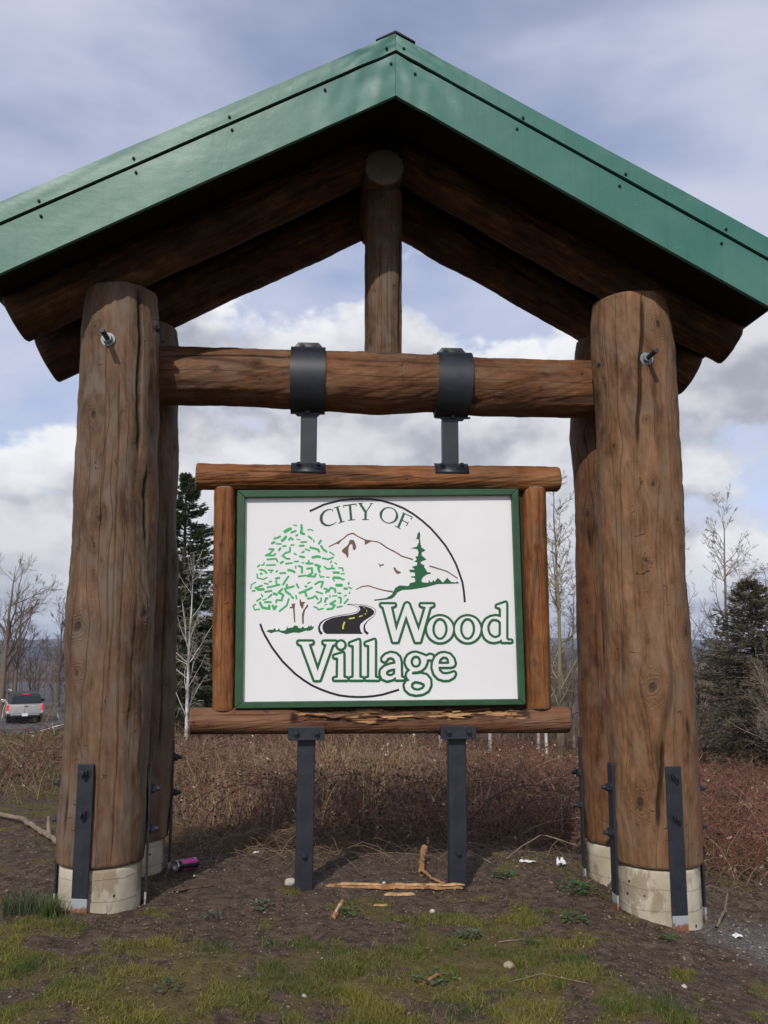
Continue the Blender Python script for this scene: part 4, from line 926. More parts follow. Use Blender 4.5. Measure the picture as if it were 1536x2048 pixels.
# hangers: half-round strap over the beam, bar, foot plate
def hanger(u, wc, ub, label, skew):
    h = empty('hanger'); h.parent = sg; h['label'] = label
    n = 28; rr_ = 0.231; wd = 0.122
    V, F = [], []
    for k in range(n + 1):
        a = math.pi * k / n        # from top over the front to bottom
        for r_ in (rr_, rr_ + 0.009):
            for x in (-wd, wd):
                V.append((u + x + skew * (math.cos(a)), -math.sin(a) * r_ * 0.98, wc + math.cos(a) * r_))
    for k in range(n):
        i, j = k * 4, (k + 1) * 4
        F += [(i + 2, i + 3, j + 3, j + 2), (i, j, j + 1, i + 1), (i, i + 2, j + 2, j), (i + 1, j + 1, j + 3, i + 3)]
    F += [(0, 1, 3, 2), (4 * n, 4 * n + 2, 4 * n + 3, 4 * n + 1)]
    link('front_strap', pmesh('front_strap', V, F, STEEL), h)
    me_ = h.children[0].data; me_.polygons.foreach_set('use_smooth', np.array([len(p.vertices) == 4 for p in me_.polygons])); me_.set_sharp_from_angle(angle=R(40))
    V = [(2 * u - x, -y, z) for x, y, z in V]
    link('back_strap', pmesh('back_strap', V, F, STEEL), h)
    top = wc + 0.226; bot = wc - 0.226
    fl = lambda w0, w1, hw, c: [(u - hw, w0), (u + hw, w0), (u + hw, w0 + (w1 - w0) * 0.35), (u + hw - c, w1), (u - hw + c, w1), (u - hw, w0 + (w1 - w0) * 0.35)]
    a_ = link('top_flange', bm_mesh('top_flange', prism(fl(top - 0.035, top + 0.052, wd, 0.05), 0.012, 0.002), STEEL), h); a_.location = (0, -0.024, 0)
    b_ = link('bottom_flange', bm_mesh('bottom_flange', prism(fl(bot + 0.035, bot - 0.042, wd, 0.05), 0.012, 0.002), STEEL), h); b_.location = (0, -0.024, 0)
    for x in (-0.045, 0.045):
        k_ = link('bolt', BOLTS, h); facing(k_, 0, (u + x, -0.025, top + 0.020))
    k_ = link('bolt', BOLTS, h); facing(k_, 0, (u, -0.025, bot - 0.014))
    pl_w = 2.832 if u < 0 else 2.836
    link('hanger_bar', bm_mesh('hanger_bar', box(0.116, 0.07, bot - 0.030 - 2.84, (0, 0, 0), 0.006), STEEL), h).location = (ub, 0.0, (bot - 0.030 + 2.84) / 2)
    # saddle plate bent over the top log
    V, F = [], []
    for k in range(9):
        a = R(8 + 74 * k / 8)
        for r_ in (0.0945, 0.1025):
            for x in (-0.120, 0.120): V.append((ub + x, -math.sin(a) * r_, 2.752 + (0.012 if u > 0 else 0.0) + math.cos(a) * r_))
    for k in range(8):
        i, j = k * 4, (k + 1) * 4
        F += [(i + 2, i + 3, j + 3, j + 2), (i, j, j + 1, i + 1), (i, i + 2, j + 2, j), (i + 1, j + 1, j + 3, i + 3)]
    F += [(0, 1, 3, 2), (32, 34, 35, 33)]
    link('saddle_plate', pmesh('saddle_plate', V, F, STEEL, True), h); h.children[-1].data.set_sharp_from_angle(angle=R(40))
    for x in (-0.068, 0.068):
        k_ = link('bolt', BOLTS, h); a = R(52); facing(k_, 0, (ub + x, -math.sin(a) * 0.1035, 2.752 + (0.012 if u > 0 else 0) + math.cos(a) * 0.1035))
        k_.rotation_euler = Vector((0, -math.sin(a), math.cos(a))).to_track_quat('Z', 'Y').to_euler()
hanger(-0.545, 3.455, -0.535, 'left steel hanger strap clamped round the beam', 0.0)
hanger(0.492, 3.443, 0.474, 'right steel hanger strap clamped round the beam', 0.012)

for u, ub, lb in ((-0.524, -0.531, 'left square steel leg under the sign'), (0.495, 0.492, 'right square steel leg under the sign')):
    zb = gz(ub, 0) - 0.25
    bm = bmesh.new(); hw = 0.058
    lg = link('leg', bm_mesh('leg', box(0.120, 0.10, 0.985 - zb, (0, 0, 0), 0.008), STEEL), sg)
    lg.location = ((u + ub) / 2, 0, (0.985 + zb) / 2); lg.rotation_euler = (0, math.atan((u - ub) / 0.95), 0); lg['label'] = lb
    br = link('leg_bracket', bm_mesh('leg_bracket', box(0.242, 0.030, 0.088, (0, 0, 0), 0.003), STEEL), sg); br.location = (u, -0.090, 1.004)
    tp = link('bracket_seat', bm_mesh('bracket_seat', box(0.242, 0.12, 0.012, (0, 0, 0), 0.002), STEEL), sg); tp.location = (u, -0.018, 0.983)
    for x in (-0.068, 0.068):
        k_ = link('bolt', BOLTS, sg); facing(k_, 0, (u + x, -0.105, 1.010))
    k_ = link('bolt', BOLTS, lg); facing(k_, 0, (0, -0.050, 0.22 - lg.location.z))

# ================================================================ TREES
BARK = vcol('bark', 0.9, 0.1)
NEEDLE = vcol('needles', 0.7, 0.2, 0.15)

def grow(seed, height, r0, levels, lean=0.02, trunk_wob=0.012, K0=14, top=0.15, trunk_frac=1.0):
    """returns list of (P (n,K,3), rad (n,K)) by level; vectorised per level"""
    g = np.random.default_rng(seed)
    t = np.linspace(0, 1, K0)
    x = np.cumsum(g.normal(0, trunk_wob * height / 3, K0)) * t; y = np.cumsum(g.normal(0, trunk_wob * height / 3, K0)) * t
    az = g.uniform(0, 6.28)
    P = np.stack([x + lean * height * t ** 1.5 * math.cos(az), y + lean * height * t ** 1.5 * math.sin(az), height * trunk_frac * t], 1)[None]
    rad = (r0 * ((1 - t) ** 0.8 * (1 - top * 0.3) + 0.03))[None]
    rad[0, 0] *= 1.25
    out = [(P, rad)]
    plen = np.array([height])
    for L in levels:
        Pp, rp = out[-1]; n, K, _ = Pp.shape
        m = L['n']; N_ = n * m
        tt = g.uniform(L['t0'], L['t1'], (n, m))
        if L.get('even'): tt = np.linspace(L['t0'], L['t1'], m)[None] + g.normal(0, 0.015, (n, m))
        tt = np.clip(tt, 0.02, 0.99)
        q_ = tt * (K - 1); i = np.clip(q_.astype(int), 0, K - 2); f = q_ - i
        ar = np.arange(n)[:, None]
        base = Pp[ar, i] * (1 - f[..., None]) + Pp[ar, i + 1] * f[..., None]
        tan = Pp[ar, i + 1] - Pp[ar, i]; tan /= np.linalg.norm(tan, axis=-1, keepdims=True) + 1e-9
        rb = rp[ar, i] * (1 - f) + rp[ar, i + 1] * f
        rnd = g.normal(size=(n, m, 3)); rnd -= (rnd * tan).sum(-1, keepdims=True) * tan; rnd /= np.linalg.norm(rnd, axis=-1, keepdims=True) + 1e-9
        ang = np.radians(g.normal(L['ang'], L.get('angv', 10), (n, m)))[..., None]
        d = tan * np.cos(ang) + rnd * np.sin(ang)
        ln = plen[:, None] * L['ratio'] * (1 - L.get('taper', 0.6) * tt) * g.uniform(0.6, 1.15, (n, m))
        Kc = L.get('K', 5)
        s = np.linspace(0, 1, Kc)
        wob = np.cumsum(g.normal(0, L.get('wob', 0.08), (n, m, Kc, 3)), axis=2); wob[:, :, 0] = 0
        Q = base[:, :, None, :] + ln[:, :, None, None] * (d[:, :, None, :] * s[None, None, :, None] + wob * s[None, None, :, None])
        Q[..., 2] += L.get('up', 0.0) * ln[:, :, None] * s[None, None] ** 2
        rr = np.minimum(rb * L.get('rr', 0.55), ln * L.get('rmax', 0.03))[:, :, None] * (1 - 0.82 * s)[None, None] 
        rr = np.maximum(rr, L.get('rmin', 0.004))
        out.append((Q.reshape(N_, Kc, 3), rr.reshape(N_, Kc)))
        plen = ln.reshape(-1)
    return out

def tree_meshes(name, lv, bark, twig, trunk_levels=1, seed=0, white=None, sides=(8, 4, 3, 3, 3)):
    g = np.random.default_rng(seed)
    res = []
    for part, sel in (('trunk', lv[:trunk_levels]), ('crown', lv[trunk_levels:])):
        Vs, Fs, Cs, o = [], [], [], 0
        for k, (P, rad) in enumerate(sel):
            kk = k if part == 'trunk' else k + trunk_levels
            V, F = tubes(P, rad, sides[min(kk, 4)])
            a = np.array(bark) if kk < 2 else np.array(twig)
            c = a[None] * g.uniform(0.75, 1.25, (len(P), 1)); c = np.repeat(c, P.shape[1] * sides[min(kk, 4)], 0)
            if kk == 0 and white is not None:
                z = V[:, 2] / V[:, 2].max(); c = c * 1.0
                dots = (vnoise(V[:, 2] * 4, V[:, 0] * 9, 3) > 0.22)
                c[dots] *= 0.35
            Vs.append(V); Fs.append(F + o); Cs.append(c); o += len(V)
        res.append(fmesh(part, np.concatenate(Vs), np.concatenate(Fs), BARK, True, cols=np.concatenate(Cs)))
    return res

def put_tree(name, meshes, x, y, h_scale, rz, label, group, tilt=0.0, cat='tree'):
    t_ = empty(name, (x, y, tz(x, y) - 0.15), rz)
    t_.scale = (h_scale, h_scale, h_scale); t_.rotation_euler = (tilt, 0, rz)
    tag(t_, label, cat, group)
    for me_ in meshes: link(me_.name.split('.')[0], me_, t_)
    return t_

LV_SPREAD = [dict(n=18, t0=0.22, t1=0.96, ang=42, angv=10, ratio=0.50, taper=0.55, up=0.22, K=7, wob=0.045, rr=0.6, rmax=0.022),
             dict(n=11, t0=0.2, t1=0.98, ang=38, ratio=0.45, taper=0.5, up=0.12, K=5, wob=0.06, rmax=0.02, rmin=0.009),
             dict(n=7, t0=0.2, t1=1.0, ang=38, ratio=0.46, taper=0.4, up=0.05, K=4, wob=0.07, rmin=0.006)]
LV_POPLAR = [dict(n=26, t0=0.16, t1=0.98, ang=48, angv=12, ratio=0.30, taper=0.70, up=0.30, K=6, wob=0.05, rr=0.5, rmax=0.016),
             dict(n=8, t0=0.15, t1=0.98, ang=40, ratio=0.42, taper=0.5, up=0.12, K=5, wob=0.06, rmax=0.016, rmin=0.006),
             dict(n=6, t0=0.2, t1=1.0, ang=40, ratio=0.5, taper=0.4, up=0.05, K=4, wob=0.07, rmin=0.0045)]
LV_BIRCH = [dict(n=24, t0=0.18, t1=0.97, ang=52, angv=12, ratio=0.30, taper=0.65, up=-0.05, K=6, wob=0.05, rr=0.45, rmax=0.014),
            dict(n=9, t0=0.15, t1=0.98, ang=42, ratio=0.5, taper=0.4, up=-0.30, K=5, wob=0.07, rmax=0.014, rmin=0.006),
            dict(n=5, t0=0.2, t1=1.0, ang=40, ratio=0.5, taper=0.3, up=-0.40, K=4, wob=0.07, rmin=0.0045)]
LV_SCRUB = [dict(n=20, t0=0.1, t1=0.9, ang=46, angv=16, ratio=0.62, taper=0.4, up=-0.12, K=6, wob=0.06, rr=0.6, rmax=0.014),
            dict(n=10, t0=0.15, t1=0.98, ang=40, ratio=0.45, taper=0.4, up=-0.05, K=5, wob=0.08, rmax=0.014, rmin=0.005),
            dict(n=5, t0=0.2, t1=1.0, ang=40, ratio=0.45, taper=0.3, up=0.0, K=4, wob=0.08, rmin=0.004)]
c_grey, c_twig = (0.16, 0.13, 0.105), (0.13, 0.092, 0.072)
c_yel, c_ytw = (0.25, 0.21, 0.125), (0.175, 0.145, 0.10)
c_white, c_btw = (0.52, 0.50, 0.46), (0.135, 0.095, 0.085)
T_SPREAD = tree_meshes('spread', grow(11, 9.6, 0.20, LV_SPREAD), (0.15, 0.115, 0.085), (0.165, 0.115, 0.08), 1, 1)
T_SPREAD2 = tree_meshes('spread2', grow(12, 7.0, 0.13, LV_SPREAD), c_grey, c_twig, 1, 2)
T_POP = tree_meshes('poplar', grow(13, 8.6, 0.085, LV_POPLAR, 0.01), c_yel, c_ytw, 1, 3, True)
T_POP2 = tree_meshes('poplar2', grow(14, 8.6, 0.10, LV_POPLAR, 0.03), c_grey, (0.15, 0.115, 0.09), 1, 4, True)
T_BIR = tree_meshes('birch', grow(15, 6.2, 0.062, LV_POPLAR[:1] + LV_BIRCH[1:], 0.02), c_white, (0.26, 0.235, 0.19), 1, 5, True)
T_BIR2 = tree_meshes('birch2', grow(16, 8.0, 0.085, LV_BIRCH, 0.02), (0.38, 0.35, 0.32), (0.155, 0.105, 0.095), 1, 6, True)
T_SCRUB = tree_meshes('scrub', grow(17, 3.0, 0.05, LV_SCRUB, 0.2, 0.05), (0.26, 0.21, 0.155), (0.20, 0.155, 0.115), 1, 7)

def fir_meshes(seed, H, rbase, whorls=40, per=8, cards=95, dark=(0.018, 0.030, 0.014), light=(0.055, 0.080, 0.032), gap=0.1, blen=0.22):
    g = np.random.default_rng(seed)
    K = 10; t = np.linspace(0, 1, K)
    P = np.zeros((1, K, 3)); P[0, :, 2] = t * H; P[0, :, 0] = 0.02 * np.sin(t * 5)
    rad = (0.018 * H * (1 - t) + 0.012)[None]
    V, F = tubes(P, rad, 8)
    trunk = fmesh('trunk', V, F, BARK, True, cols=np.tile(np.array([[0.075, 0.055, 0.042]]), (len(V), 1)))
    hs = gap + (1 - gap) * (np.linspace(0, 0.985, whorls) ** 0.92)
    h = np.repeat(hs, per) + g.normal(0, 0.008, whorls * per); h = np.clip(h, 0.03, 0.99)
    n = len(h); az = g.uniform(0, 6.28, n)
    L_ = rbase * (1 - h) ** 0.82 * g.uniform(0.62, 1.12, n) * (0.55 + 0.45 * ss(0.0, 0.18, h)) + 0.12
    Kb = 7; s = np.linspace(0, 1, Kb)
    rise = 0.30 * h - 0.02
    B = np.zeros((n, Kb, 3))
    B[..., 0] = (np.cos(az) * L_)[:, None] * s; B[..., 1] = (np.sin(az) * L_)[:, None] * s
    B[..., 2] = (h * H)[:, None] + L_[:, None] * (rise[:, None] * s - 0.42 * s ** 2 * (1 - h[:, None] * 0.7) + 0.20 * s ** 4)
    Vb, Fb = tubes(B, (0.010 + 0.006 * L_)[:, None] * (1 - 0.8 * s)[None], 3)
    branches = fmesh('branches', Vb, Fb, BARK, True, cols=np.tile(np.array([[0.07, 0.052, 0.04]]), (len(Vb), 1)))
    # sprays of needles: side twigs on both flanks of each branch, narrow leaf-like faces
    nc = (cards * (0.35 + L_ / L_.max())).astype(int)
    bi = np.repeat(np.arange(n), nc); m = len(bi)
    tt = g.uniform(0.12, 1.02, m) ** 0.85; tt = np.clip(tt, 0, 1)
    q_ = tt * (Kb - 1); i = np.clip(q_.astype(int), 0, Kb - 2); f = (q_ - i)[:, None]
    base = B[bi, i] * (1 - f) + B[bi, i + 1] * f
    ax = B[bi, i + 1] - B[bi, i]; ax /= np.linalg.norm(ax, axis=1, keepdims=True)
    side = np.cross(ax, np.array([0, 0, 1.0])); side /= np.linalg.norm(side, axis=1, keepdims=True) + 1e-9
    sgn = g.choice([-1, 1], m)[:, None]
    spread = (0.05 + blen * L_[bi] * (1 - tt) ** 0.7 * g.uniform(0.1, 1.0, m))[:, None]
    cen = base + side * sgn * spread + ax * spread * 0.7; cen[:, 2] += g.normal(-0.015, 0.035, m) - 0.12 * spread[:, 0]
    d = side * sgn * 0.75 + ax * 0.8 + g.normal(0, 0.28, (m, 3)); d[:, 2] -= 0.08; d /= np.linalg.norm(d, axis=1, keepdims=True)
    w = np.cross(d, g.normal(size=(m, 3))); w /= np.linalg.norm(w, axis=1, keepdims=True)
    ln = g.uniform(0.05, 0.12, m)[:, None] * (H / 10) ** 0.5; wd = g.uniform(0.010, 0.022, m)[:, None] * (H / 10) ** 0.5
    V4 = np.stack([cen - d * ln, cen + w * wd, cen + d * ln, cen - w * wd], 1).reshape(-1, 3)
    F4 = np.arange(m * 4).reshape(-1, 4)
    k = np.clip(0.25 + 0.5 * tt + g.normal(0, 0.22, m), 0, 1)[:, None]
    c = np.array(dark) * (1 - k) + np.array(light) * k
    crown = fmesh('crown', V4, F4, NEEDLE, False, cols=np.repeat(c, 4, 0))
    return [trunk, branches, crown]
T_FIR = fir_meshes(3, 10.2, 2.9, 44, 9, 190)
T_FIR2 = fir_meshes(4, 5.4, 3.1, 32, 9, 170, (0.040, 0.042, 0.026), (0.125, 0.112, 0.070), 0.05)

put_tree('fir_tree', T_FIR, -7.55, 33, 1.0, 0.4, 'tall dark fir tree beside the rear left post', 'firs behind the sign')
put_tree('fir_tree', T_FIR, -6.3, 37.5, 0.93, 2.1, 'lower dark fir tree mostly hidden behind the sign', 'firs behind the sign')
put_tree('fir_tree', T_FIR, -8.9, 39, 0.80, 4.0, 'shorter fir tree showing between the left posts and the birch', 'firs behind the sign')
put_tree('birch_tree', T_BIR, -6.05, 27.5, 1.0, 0.6, 'slim pale bare birch in front of the dark firs', 'bare trees')
put_tree('poplar_tree', T_POP, 5.05, 26, 1.0, 1.0, 'bare poplar with yellowish trunk right of the sign', 'bare trees', R(2))
put_tree('poplar_tree', T_POP2, 6.6, 33, 0.92, 2.2, 'grey bare poplar just left of the rear right post', 'bare trees')
put_tree('poplar_tree', T_POP2, 7.6, 36, 0.8, 5.2, 'small bare poplar hidden partly by the rear right post', 'bare trees')
put_tree('poplar_tree', T_POP2, 15.45, 40, 1.27, 4.1, 'tall thin bare tree against the sky at far right', 'bare trees')
put_tree('poplar_tree', T_POP2, 13.7, 42, 1.26, 0.3, 'bare tree peeking out along the front right post', 'bare trees')
put_tree('birch_tree', T_BIR2, 15.9, 38, 1.0, 1.2, 'reddish drooping birch behind the right conifer', 'bare trees')
put_tree('birch_tree', T_BIR2, 14.7, 33.5, 0.93, 3.3, 'drooping birch cut by the right edge of the photo', 'bare trees')
put_tree('birch_tree', T_BIR2, 17.3, 43, 1.1, 5.0, 'farther drooping birch at the right edge', 'bare trees')
put_tree('conifer_tree', T_FIR2, 11.25, 27, 1.08, 0.5, 'brownish green conifer leaning right of the front right post', 'conifers at right')
put_tree('conifer_tree', T_FIR2, 12.3, 26.5, 0.92, 2.5, 'dark conifer at the right edge of the photo', 'conifers at right')
put_tree('bare_shrub', T_SCRUB, 11.2, 24.5, 1.15, 0.4, 'sprawling bare shrub in front of the right conifer', 'bare shrubs', R(-8), 'shrub')
put_tree('bare_shrub', T_SCRUB, 10.3, 23.6, 0.95, 4.0, 'low bare shrub beside the front right post', 'bare shrubs', R(-4), 'shrub')
put_tree('bare_shrub', T_SCRUB, 11.3, 22.8, 1.0, 5.3, 'pale twiggy shrub nearest at the right edge', 'bare shrubs', R(9), 'shrub')
put_tree('birch_tree', T_BIR2, 12.9, 30.5, 0.80, 0.2, 'twiggy birch rising behind the right shrubs', 'bare trees')
put_tree('birch_tree', T_BIR2, 13.9, 31.5, 0.86, 2.0, 'twiggy birch nearest the right edge above the conifer', 'bare trees')
put_tree('bare_shrub', T_SCRUB, 12.0, 25.5, 1.2, 2.4, 'bare shrub with pale branches at the right edge', 'bare shrubs', R(6), 'shrub')
put_tree('bare_shrub', T_SCRUB, -16.9, 45.5, 0.62, 1.1, 'bare shrub on the verge just right of the car', 'bare shrubs', 0.0, 'shrub')
put_tree('bare_shrub', T_SCRUB, -15.6, 44.0, 0.7, 3.0, 'bare shrub on the verge beside the front left post', 'bare shrubs', 0.0, 'shrub')
put_tree('maple_tree', T_SPREAD, -24.0, 56, 1.0, 0.8, 'large bare maple cut by the left edge', 'bare trees')
put_tree('maple_tree', T_SPREAD2, -22.6, 62, 0.98, 2.8, 'small bare maple right of the large one at left', 'bare trees')
put_tree('maple_tree', T_SPREAD2, -26.5, 64, 1.15, 4.4, 'bare maple behind the large one at left', 'bare trees')
lab_mid = ['first slim pale trunk under the sign right of centre', 'second slim pale trunk under the sign right of centre', 'pale trunk seen just left of the right steel leg',
           'pale trunk seen just right of the right steel leg', 'pale trunk under the right end of the bottom log', 'pale trunk beneath the right frame upright']
for k, (x, y, s_) in enumerate(((1.2, 36, 0.8), (2.2, 35, 0.85), (2.9, 34.5, 0.9), (4.0, 34, 0.85), (5.6, 31, 0.8), (6.2, 36, 0.85))):
    put_tree('birch_tree', T_BIR2 if k % 2 else T_BIR, x, y, s_ * (1 if k % 2 else 1.2), k * 1.7, lab_mid[k], 'bare trees')

# far bare wood: one mass of thin trunks and twigs
def wood_mass():
    g = np.random.default_rng(77)
    LVm = [dict(n=10, t0=0.12, t1=0.95, ang=34, angv=12, ratio=0.5, taper=0.5, up=0.15, K=4, wob=0.05, rr=0.6, rmax=0.02, rmin=0.015),
           dict(n=7, t0=0.2, t1=0.98, ang=38, ratio=0.5, taper=0.4, up=0.05, K=3, wob=0.07, rmin=0.011)]
    tm = []
    for k in range(5):
        Vs, Fs, o = [], [], 0
        for j, (P, rad) in enumerate(grow(200 + k, 4.2, 0.06, LVm, 0.06, 0.03, 6)):
            V, F = tubes(P, rad, 3); Vs.append(V); Fs.append(F + o); o += len(V)
        tm.append((np.concatenate(Vs), np.concatenate(Fs)))
    Vs, Fs, Cs, o = [], [], [], 0
    spots = []
    for k in range(150): spots.append((g.uniform(-44, -12), g.uniform(58, 84), g.uniform(0.6, 1.2)))
    for k in range(210): spots.append((g.uniform(-13, 32), g.uniform(42, 64), g.uniform(0.7, 1.15)))
    for k in range(60): spots.append((g.uniform(9.5, 22), g.uniform(27, 42), g.uniform(0.6, 1.05)))
    for k in range(30): spots.append((g.uniform(-7, 8), g.uniform(36, 42), g.uniform(0.4, 0.75)))
    for x, y, s_ in spots:
        V, F = tm[g.integers(5)]
        a = g.uniform(0, 6.28); c, s = math.cos(a), math.sin(a)
        W = np.stack([V[:, 0] * c - V[:, 1] * s, V[:, 0] * s + V[:, 1] * c, V[:, 2]], 1) * s_
        W += (x, y, tz(x, y) - 0.1)
        col = np.array([0.155, 0.118, 0.098]) * g.uniform(0.65, 1.35) * np.array([1, g.uniform(0.92, 1.05), g.uniform(0.85, 1.1)])
        Vs.append(W); Fs.append(F + o); o += len(W); Cs.append(np.tile(col, (len(W), 1)))
    tag(link('bare_wood', fmesh('bare_wood', np.concatenate(Vs), np.concatenate(Fs), BARK, True, cols=np.concatenate(Cs))),
        'brown bare thicket filling the background below the horizon', 'wood', kind='stuff')
wood_mass()

# ================================================================ BRUSH FIELD
BR = vcol('dry_stems', 0.85, 0.15)
LEAFM = vcol('dead_leaves', 0.8, 0.2, 0.2)
def ystart(x):
    return np.where(x < -1.2, 7.5 + 2.0 * ss(-1.9, -3.0, x), 7.45) - 0.55 * ss(1.4, 2.4, x)
def brush():
    g = np.random.default_rng(31)
    def spots(n, p, y1=46.0, xr=None):
        t = g.random(n) ** p
        yy = 6.9 + (y1 - 6.9) * t
        hw = yy * 0.52 + 1.6
        xx = g.uniform(-1, 1, n) * hw
        if xr is not None: xx = g.uniform(xr[0], xr[1], n)
        y0 = ystart(xx) + g.uniform(0, 0.4, n)
        ok = (yy > y0) & ~((xx < -3.2 - 0.12 * yy) & (yy > 12) & (g.random(n) < 0.88))
        # keep the verge by the road clear
        rd = np.min(np.abs(xx[:, None] - np.interp(yy, ROADC[:, 1], ROADC[:, 0])[:, None]), 1)
        ok &= rd > 5.6
        return xx[ok], yy[ok]
    # arching bramble canes
    x, y = spots(46000, 1.7)
    n = len(x); K = 6; s = np.linspace(0, 1, K)
    dens = fbm(x * 0.35 + 3, y * 0.35, 71, 3)
    edge = ss(-0.1, 2.4, y - ystart(x))
    cl_ = ss(-0.35, 0.4, dens + 0.5 * fbm(x * 1.1, y * 1.1, 73, 2))
    Lc = g.uniform(0.35, 1.15, n) * (0.32 + 0.85 * cl_) * (0.42 + 0.58 * edge); az = g.uniform(0, 6.28, n)
    arch = g.uniform(0.35, 1.15, n); up = g.uniform(0.55, 1.1, n)
    P = np.zeros((n, K, 3))
    P[..., 0] = x[:, None] + np.cos(az)[:, None] * Lc[:, None] * arch[:, None] * s ** 1.4
    P[..., 1] = y[:, None] + np.sin(az)[:, None] * Lc[:, None] * arch[:, None] * s ** 1.4
    P[..., 2] = terrain(x, y)[:, None] - 0.02 + Lc[:, None] * up[:, None] * (s - 0.55 * arch[:, None] * s ** 2.4)
    P += np.cumsum(g.normal(0, 0.010, (n, K, 3)), axis=1) * s[None, :, None]
    r = (g.uniform(0.0014, 0.0034, n) * (0.6 + y / 16))[:, None] * (1 - 0.6 * s)[None]
    V, F = tubes(P, r, 3)
    pal = np.array([(0.20, 0.092, 0.066), (0.155, 0.086, 0.066), (0.25, 0.165, 0.115), (0.105, 0.064, 0.050), (0.32, 0.23, 0.155)])
    wgt = g.choice(5, n, p=[0.34, 0.28, 0.16, 0.14, 0.08])
    c = pal[wgt] * g.uniform(0.7, 1.3, (n, 1))
    red = ss(0.5, 3.5, x)[:, None]; c = c * (1 - red) + c * np.array([1.03, 0.90, 0.86]) * red
    tag(link('bramble_thicket', fmesh('bramble_thicket', V, F, BR, True, cols=np.repeat(c, K * 3, 0))),
        'tangle of reddish brown bramble canes behind the sign', 'brambles', kind='stuff')
    # long arching canes standing out of the tangle
    xl = np.concatenate([g.uniform(-7.0, -2.4, 320), g.uniform(-3, 7, 420)]); yl = ystart(xl) + g.random(len(xl)) ** 1.5 * 5.0 + 0.15
    n = len(xl); K = 9; s = np.linspace(0, 1, K); az = g.uniform(0, 6.28, n); Ll = g.uniform(0.8, 1.7, n); ar = g.uniform(0.5, 1.0, n)
    P = np.zeros((n, K, 3)); P[..., 0] = xl[:, None] + (np.cos(az) * Ll * ar)[:, None] * s ** 1.3; P[..., 1] = yl[:, None] + np.abs(np.sin(az) * Ll * ar)[:, None] * s ** 1.3
    P[..., 2] = terrain(xl, yl)[:, None] + Ll[:, None] * (0.95 * s - 0.75 * s ** 2.2) + 0.01; P += np.cumsum(g.normal(0, 0.008, (n, K, 3)), axis=1) * s[None, :, None]
    V, F = tubes(P, (g.uniform(0.0025, 0.005, n))[:, None] * (1 - 0.6 * s)[None], 4)
    c = np.array([(0.07, 0.042, 0.036), (0.15, 0.065, 0.055), (0.20, 0.14, 0.10)])[g.integers(0, 3, n)] * g.uniform(0.7, 1.3, (n, 1))
    tag(link('bramble_canes', fmesh('bramble_canes', V, F, BR, True, cols=np.repeat(c, K * 4, 0))), 'long arching bramble canes rising out of the thicket', 'brambles', kind='stuff')
    # upright dry grass stalks, mostly centre left
    xs, ys = spots(20000, 1.3, 22, (-6, 4.0))
    pr = 0.035 + 0.62 * np.exp(-((xs + 0.9) / 1.5) ** 2) * ss(7.8, 9.6, ys) 
    pr *= ss(-0.25, 0.25, fbm(xs * 0.8 + 5, ys * 0.8, 81, 3) + 0.12)
    k = g.random(len(xs)) < pr; xs, ys = xs[k], ys[k]
    n = len(xs); K = 4; s = np.linspace(0, 1, K)
    Ls = g.uniform(0.28, 0.72, n) * (0.6 + 0.8 * g.random(n) ** 3) * (0.6 + 0.4 * ss(7.5, 9.5, ys)); la = g.uniform(0, 6.28, n); ll = g.uniform(0.02, 0.7, n) * Ls
    P = np.zeros((n, K, 3)); P[..., 0] = xs[:, None] + (np.cos(la) * ll)[:, None] * s ** 1.6; P[..., 1] = ys[:, None] + (np.sin(la) * ll)[:, None] * s ** 1.6
    P[..., 2] = terrain(xs, ys)[:, None] + Ls[:, None] * s
    V, F = tubes(P, (g.uniform(0.0016, 0.0034, n) * (0.5 + ys / 14))[:, None] * (1 - 0.5 * s)[None], 3)
    c = np.array([0.36, 0.255, 0.135]) * g.uniform(0.5, 1.25, (n, 1)) * (1 + g.normal(0, 0.06, (n, 3)))
    tag(link('dry_stalks', fmesh('dry_stalks', V, F, BR, True, cols=np.repeat(np.clip(c, 0.01, 0.8), K * 3, 0))),
        'straw coloured upright dry grass stalks behind the left steel leg', 'dry grass', kind='stuff')
    # fallen straw arcs along the near edge
    n = 1700; x = np.concatenate([g.uniform(-2.2, -0.2, n // 2), g.uniform(-5, 4.5, n - n // 2)]); y = ystart(x) + g.normal(0.25, 0.40, n)
    K = 5; s = np.linspace(0, 1, K); L_ = g.uniform(0.2, 0.7, n); a = g.uniform(0, 6.28, n); hgt = g.uniform(0.02, 0.16, n)
    P = np.zeros((n, K, 3)); P[..., 0] = x[:, None] + (np.cos(a) * L_)[:, None] * s; P[..., 1] = y[:, None] + (np.sin(a) * L_)[:, None] * s
    P[..., 2] = terrain(P[..., 0], P[..., 1]) + 0.006 + hgt[:, None] * np.sin(math.pi * s)
    V, F = tubes(P, np.full((n, K), 0.0014) * g.uniform(0.6, 1.5, (n, 1)), 3)
    c = np.array([0.27, 0.19, 0.115]) * g.uniform(0.4, 1.15, (n, 1))
    tag(link('straw_litter', fmesh('straw_litter', V, F, BR, True, cols=np.repeat(c, K * 3, 0))), 'pale fallen stems lying along the near edge of the brambles', 'straw', kind='stuff')
    # leaves: dead brown, pale undersides, some green bramble leaves
    x, y = spots(60000, 1.7, 40); n = len(x)
    z = terrain(x, y) + g.random(n) ** 1.3 * 0.48 * (0.25 + 0.75 * ss(0, 2.2, y - ystart(x)))
    sz = g.uniform(0.007, 0.021, n) * (0.7 + y / 22)
    d = g.normal(size=(n, 3)); d /= np.linalg.norm(d, axis=1, keepdims=True); w = np.cross(d, g.normal(size=(n, 3))); w /= np.linalg.norm(w, axis=1, keepdims=True)
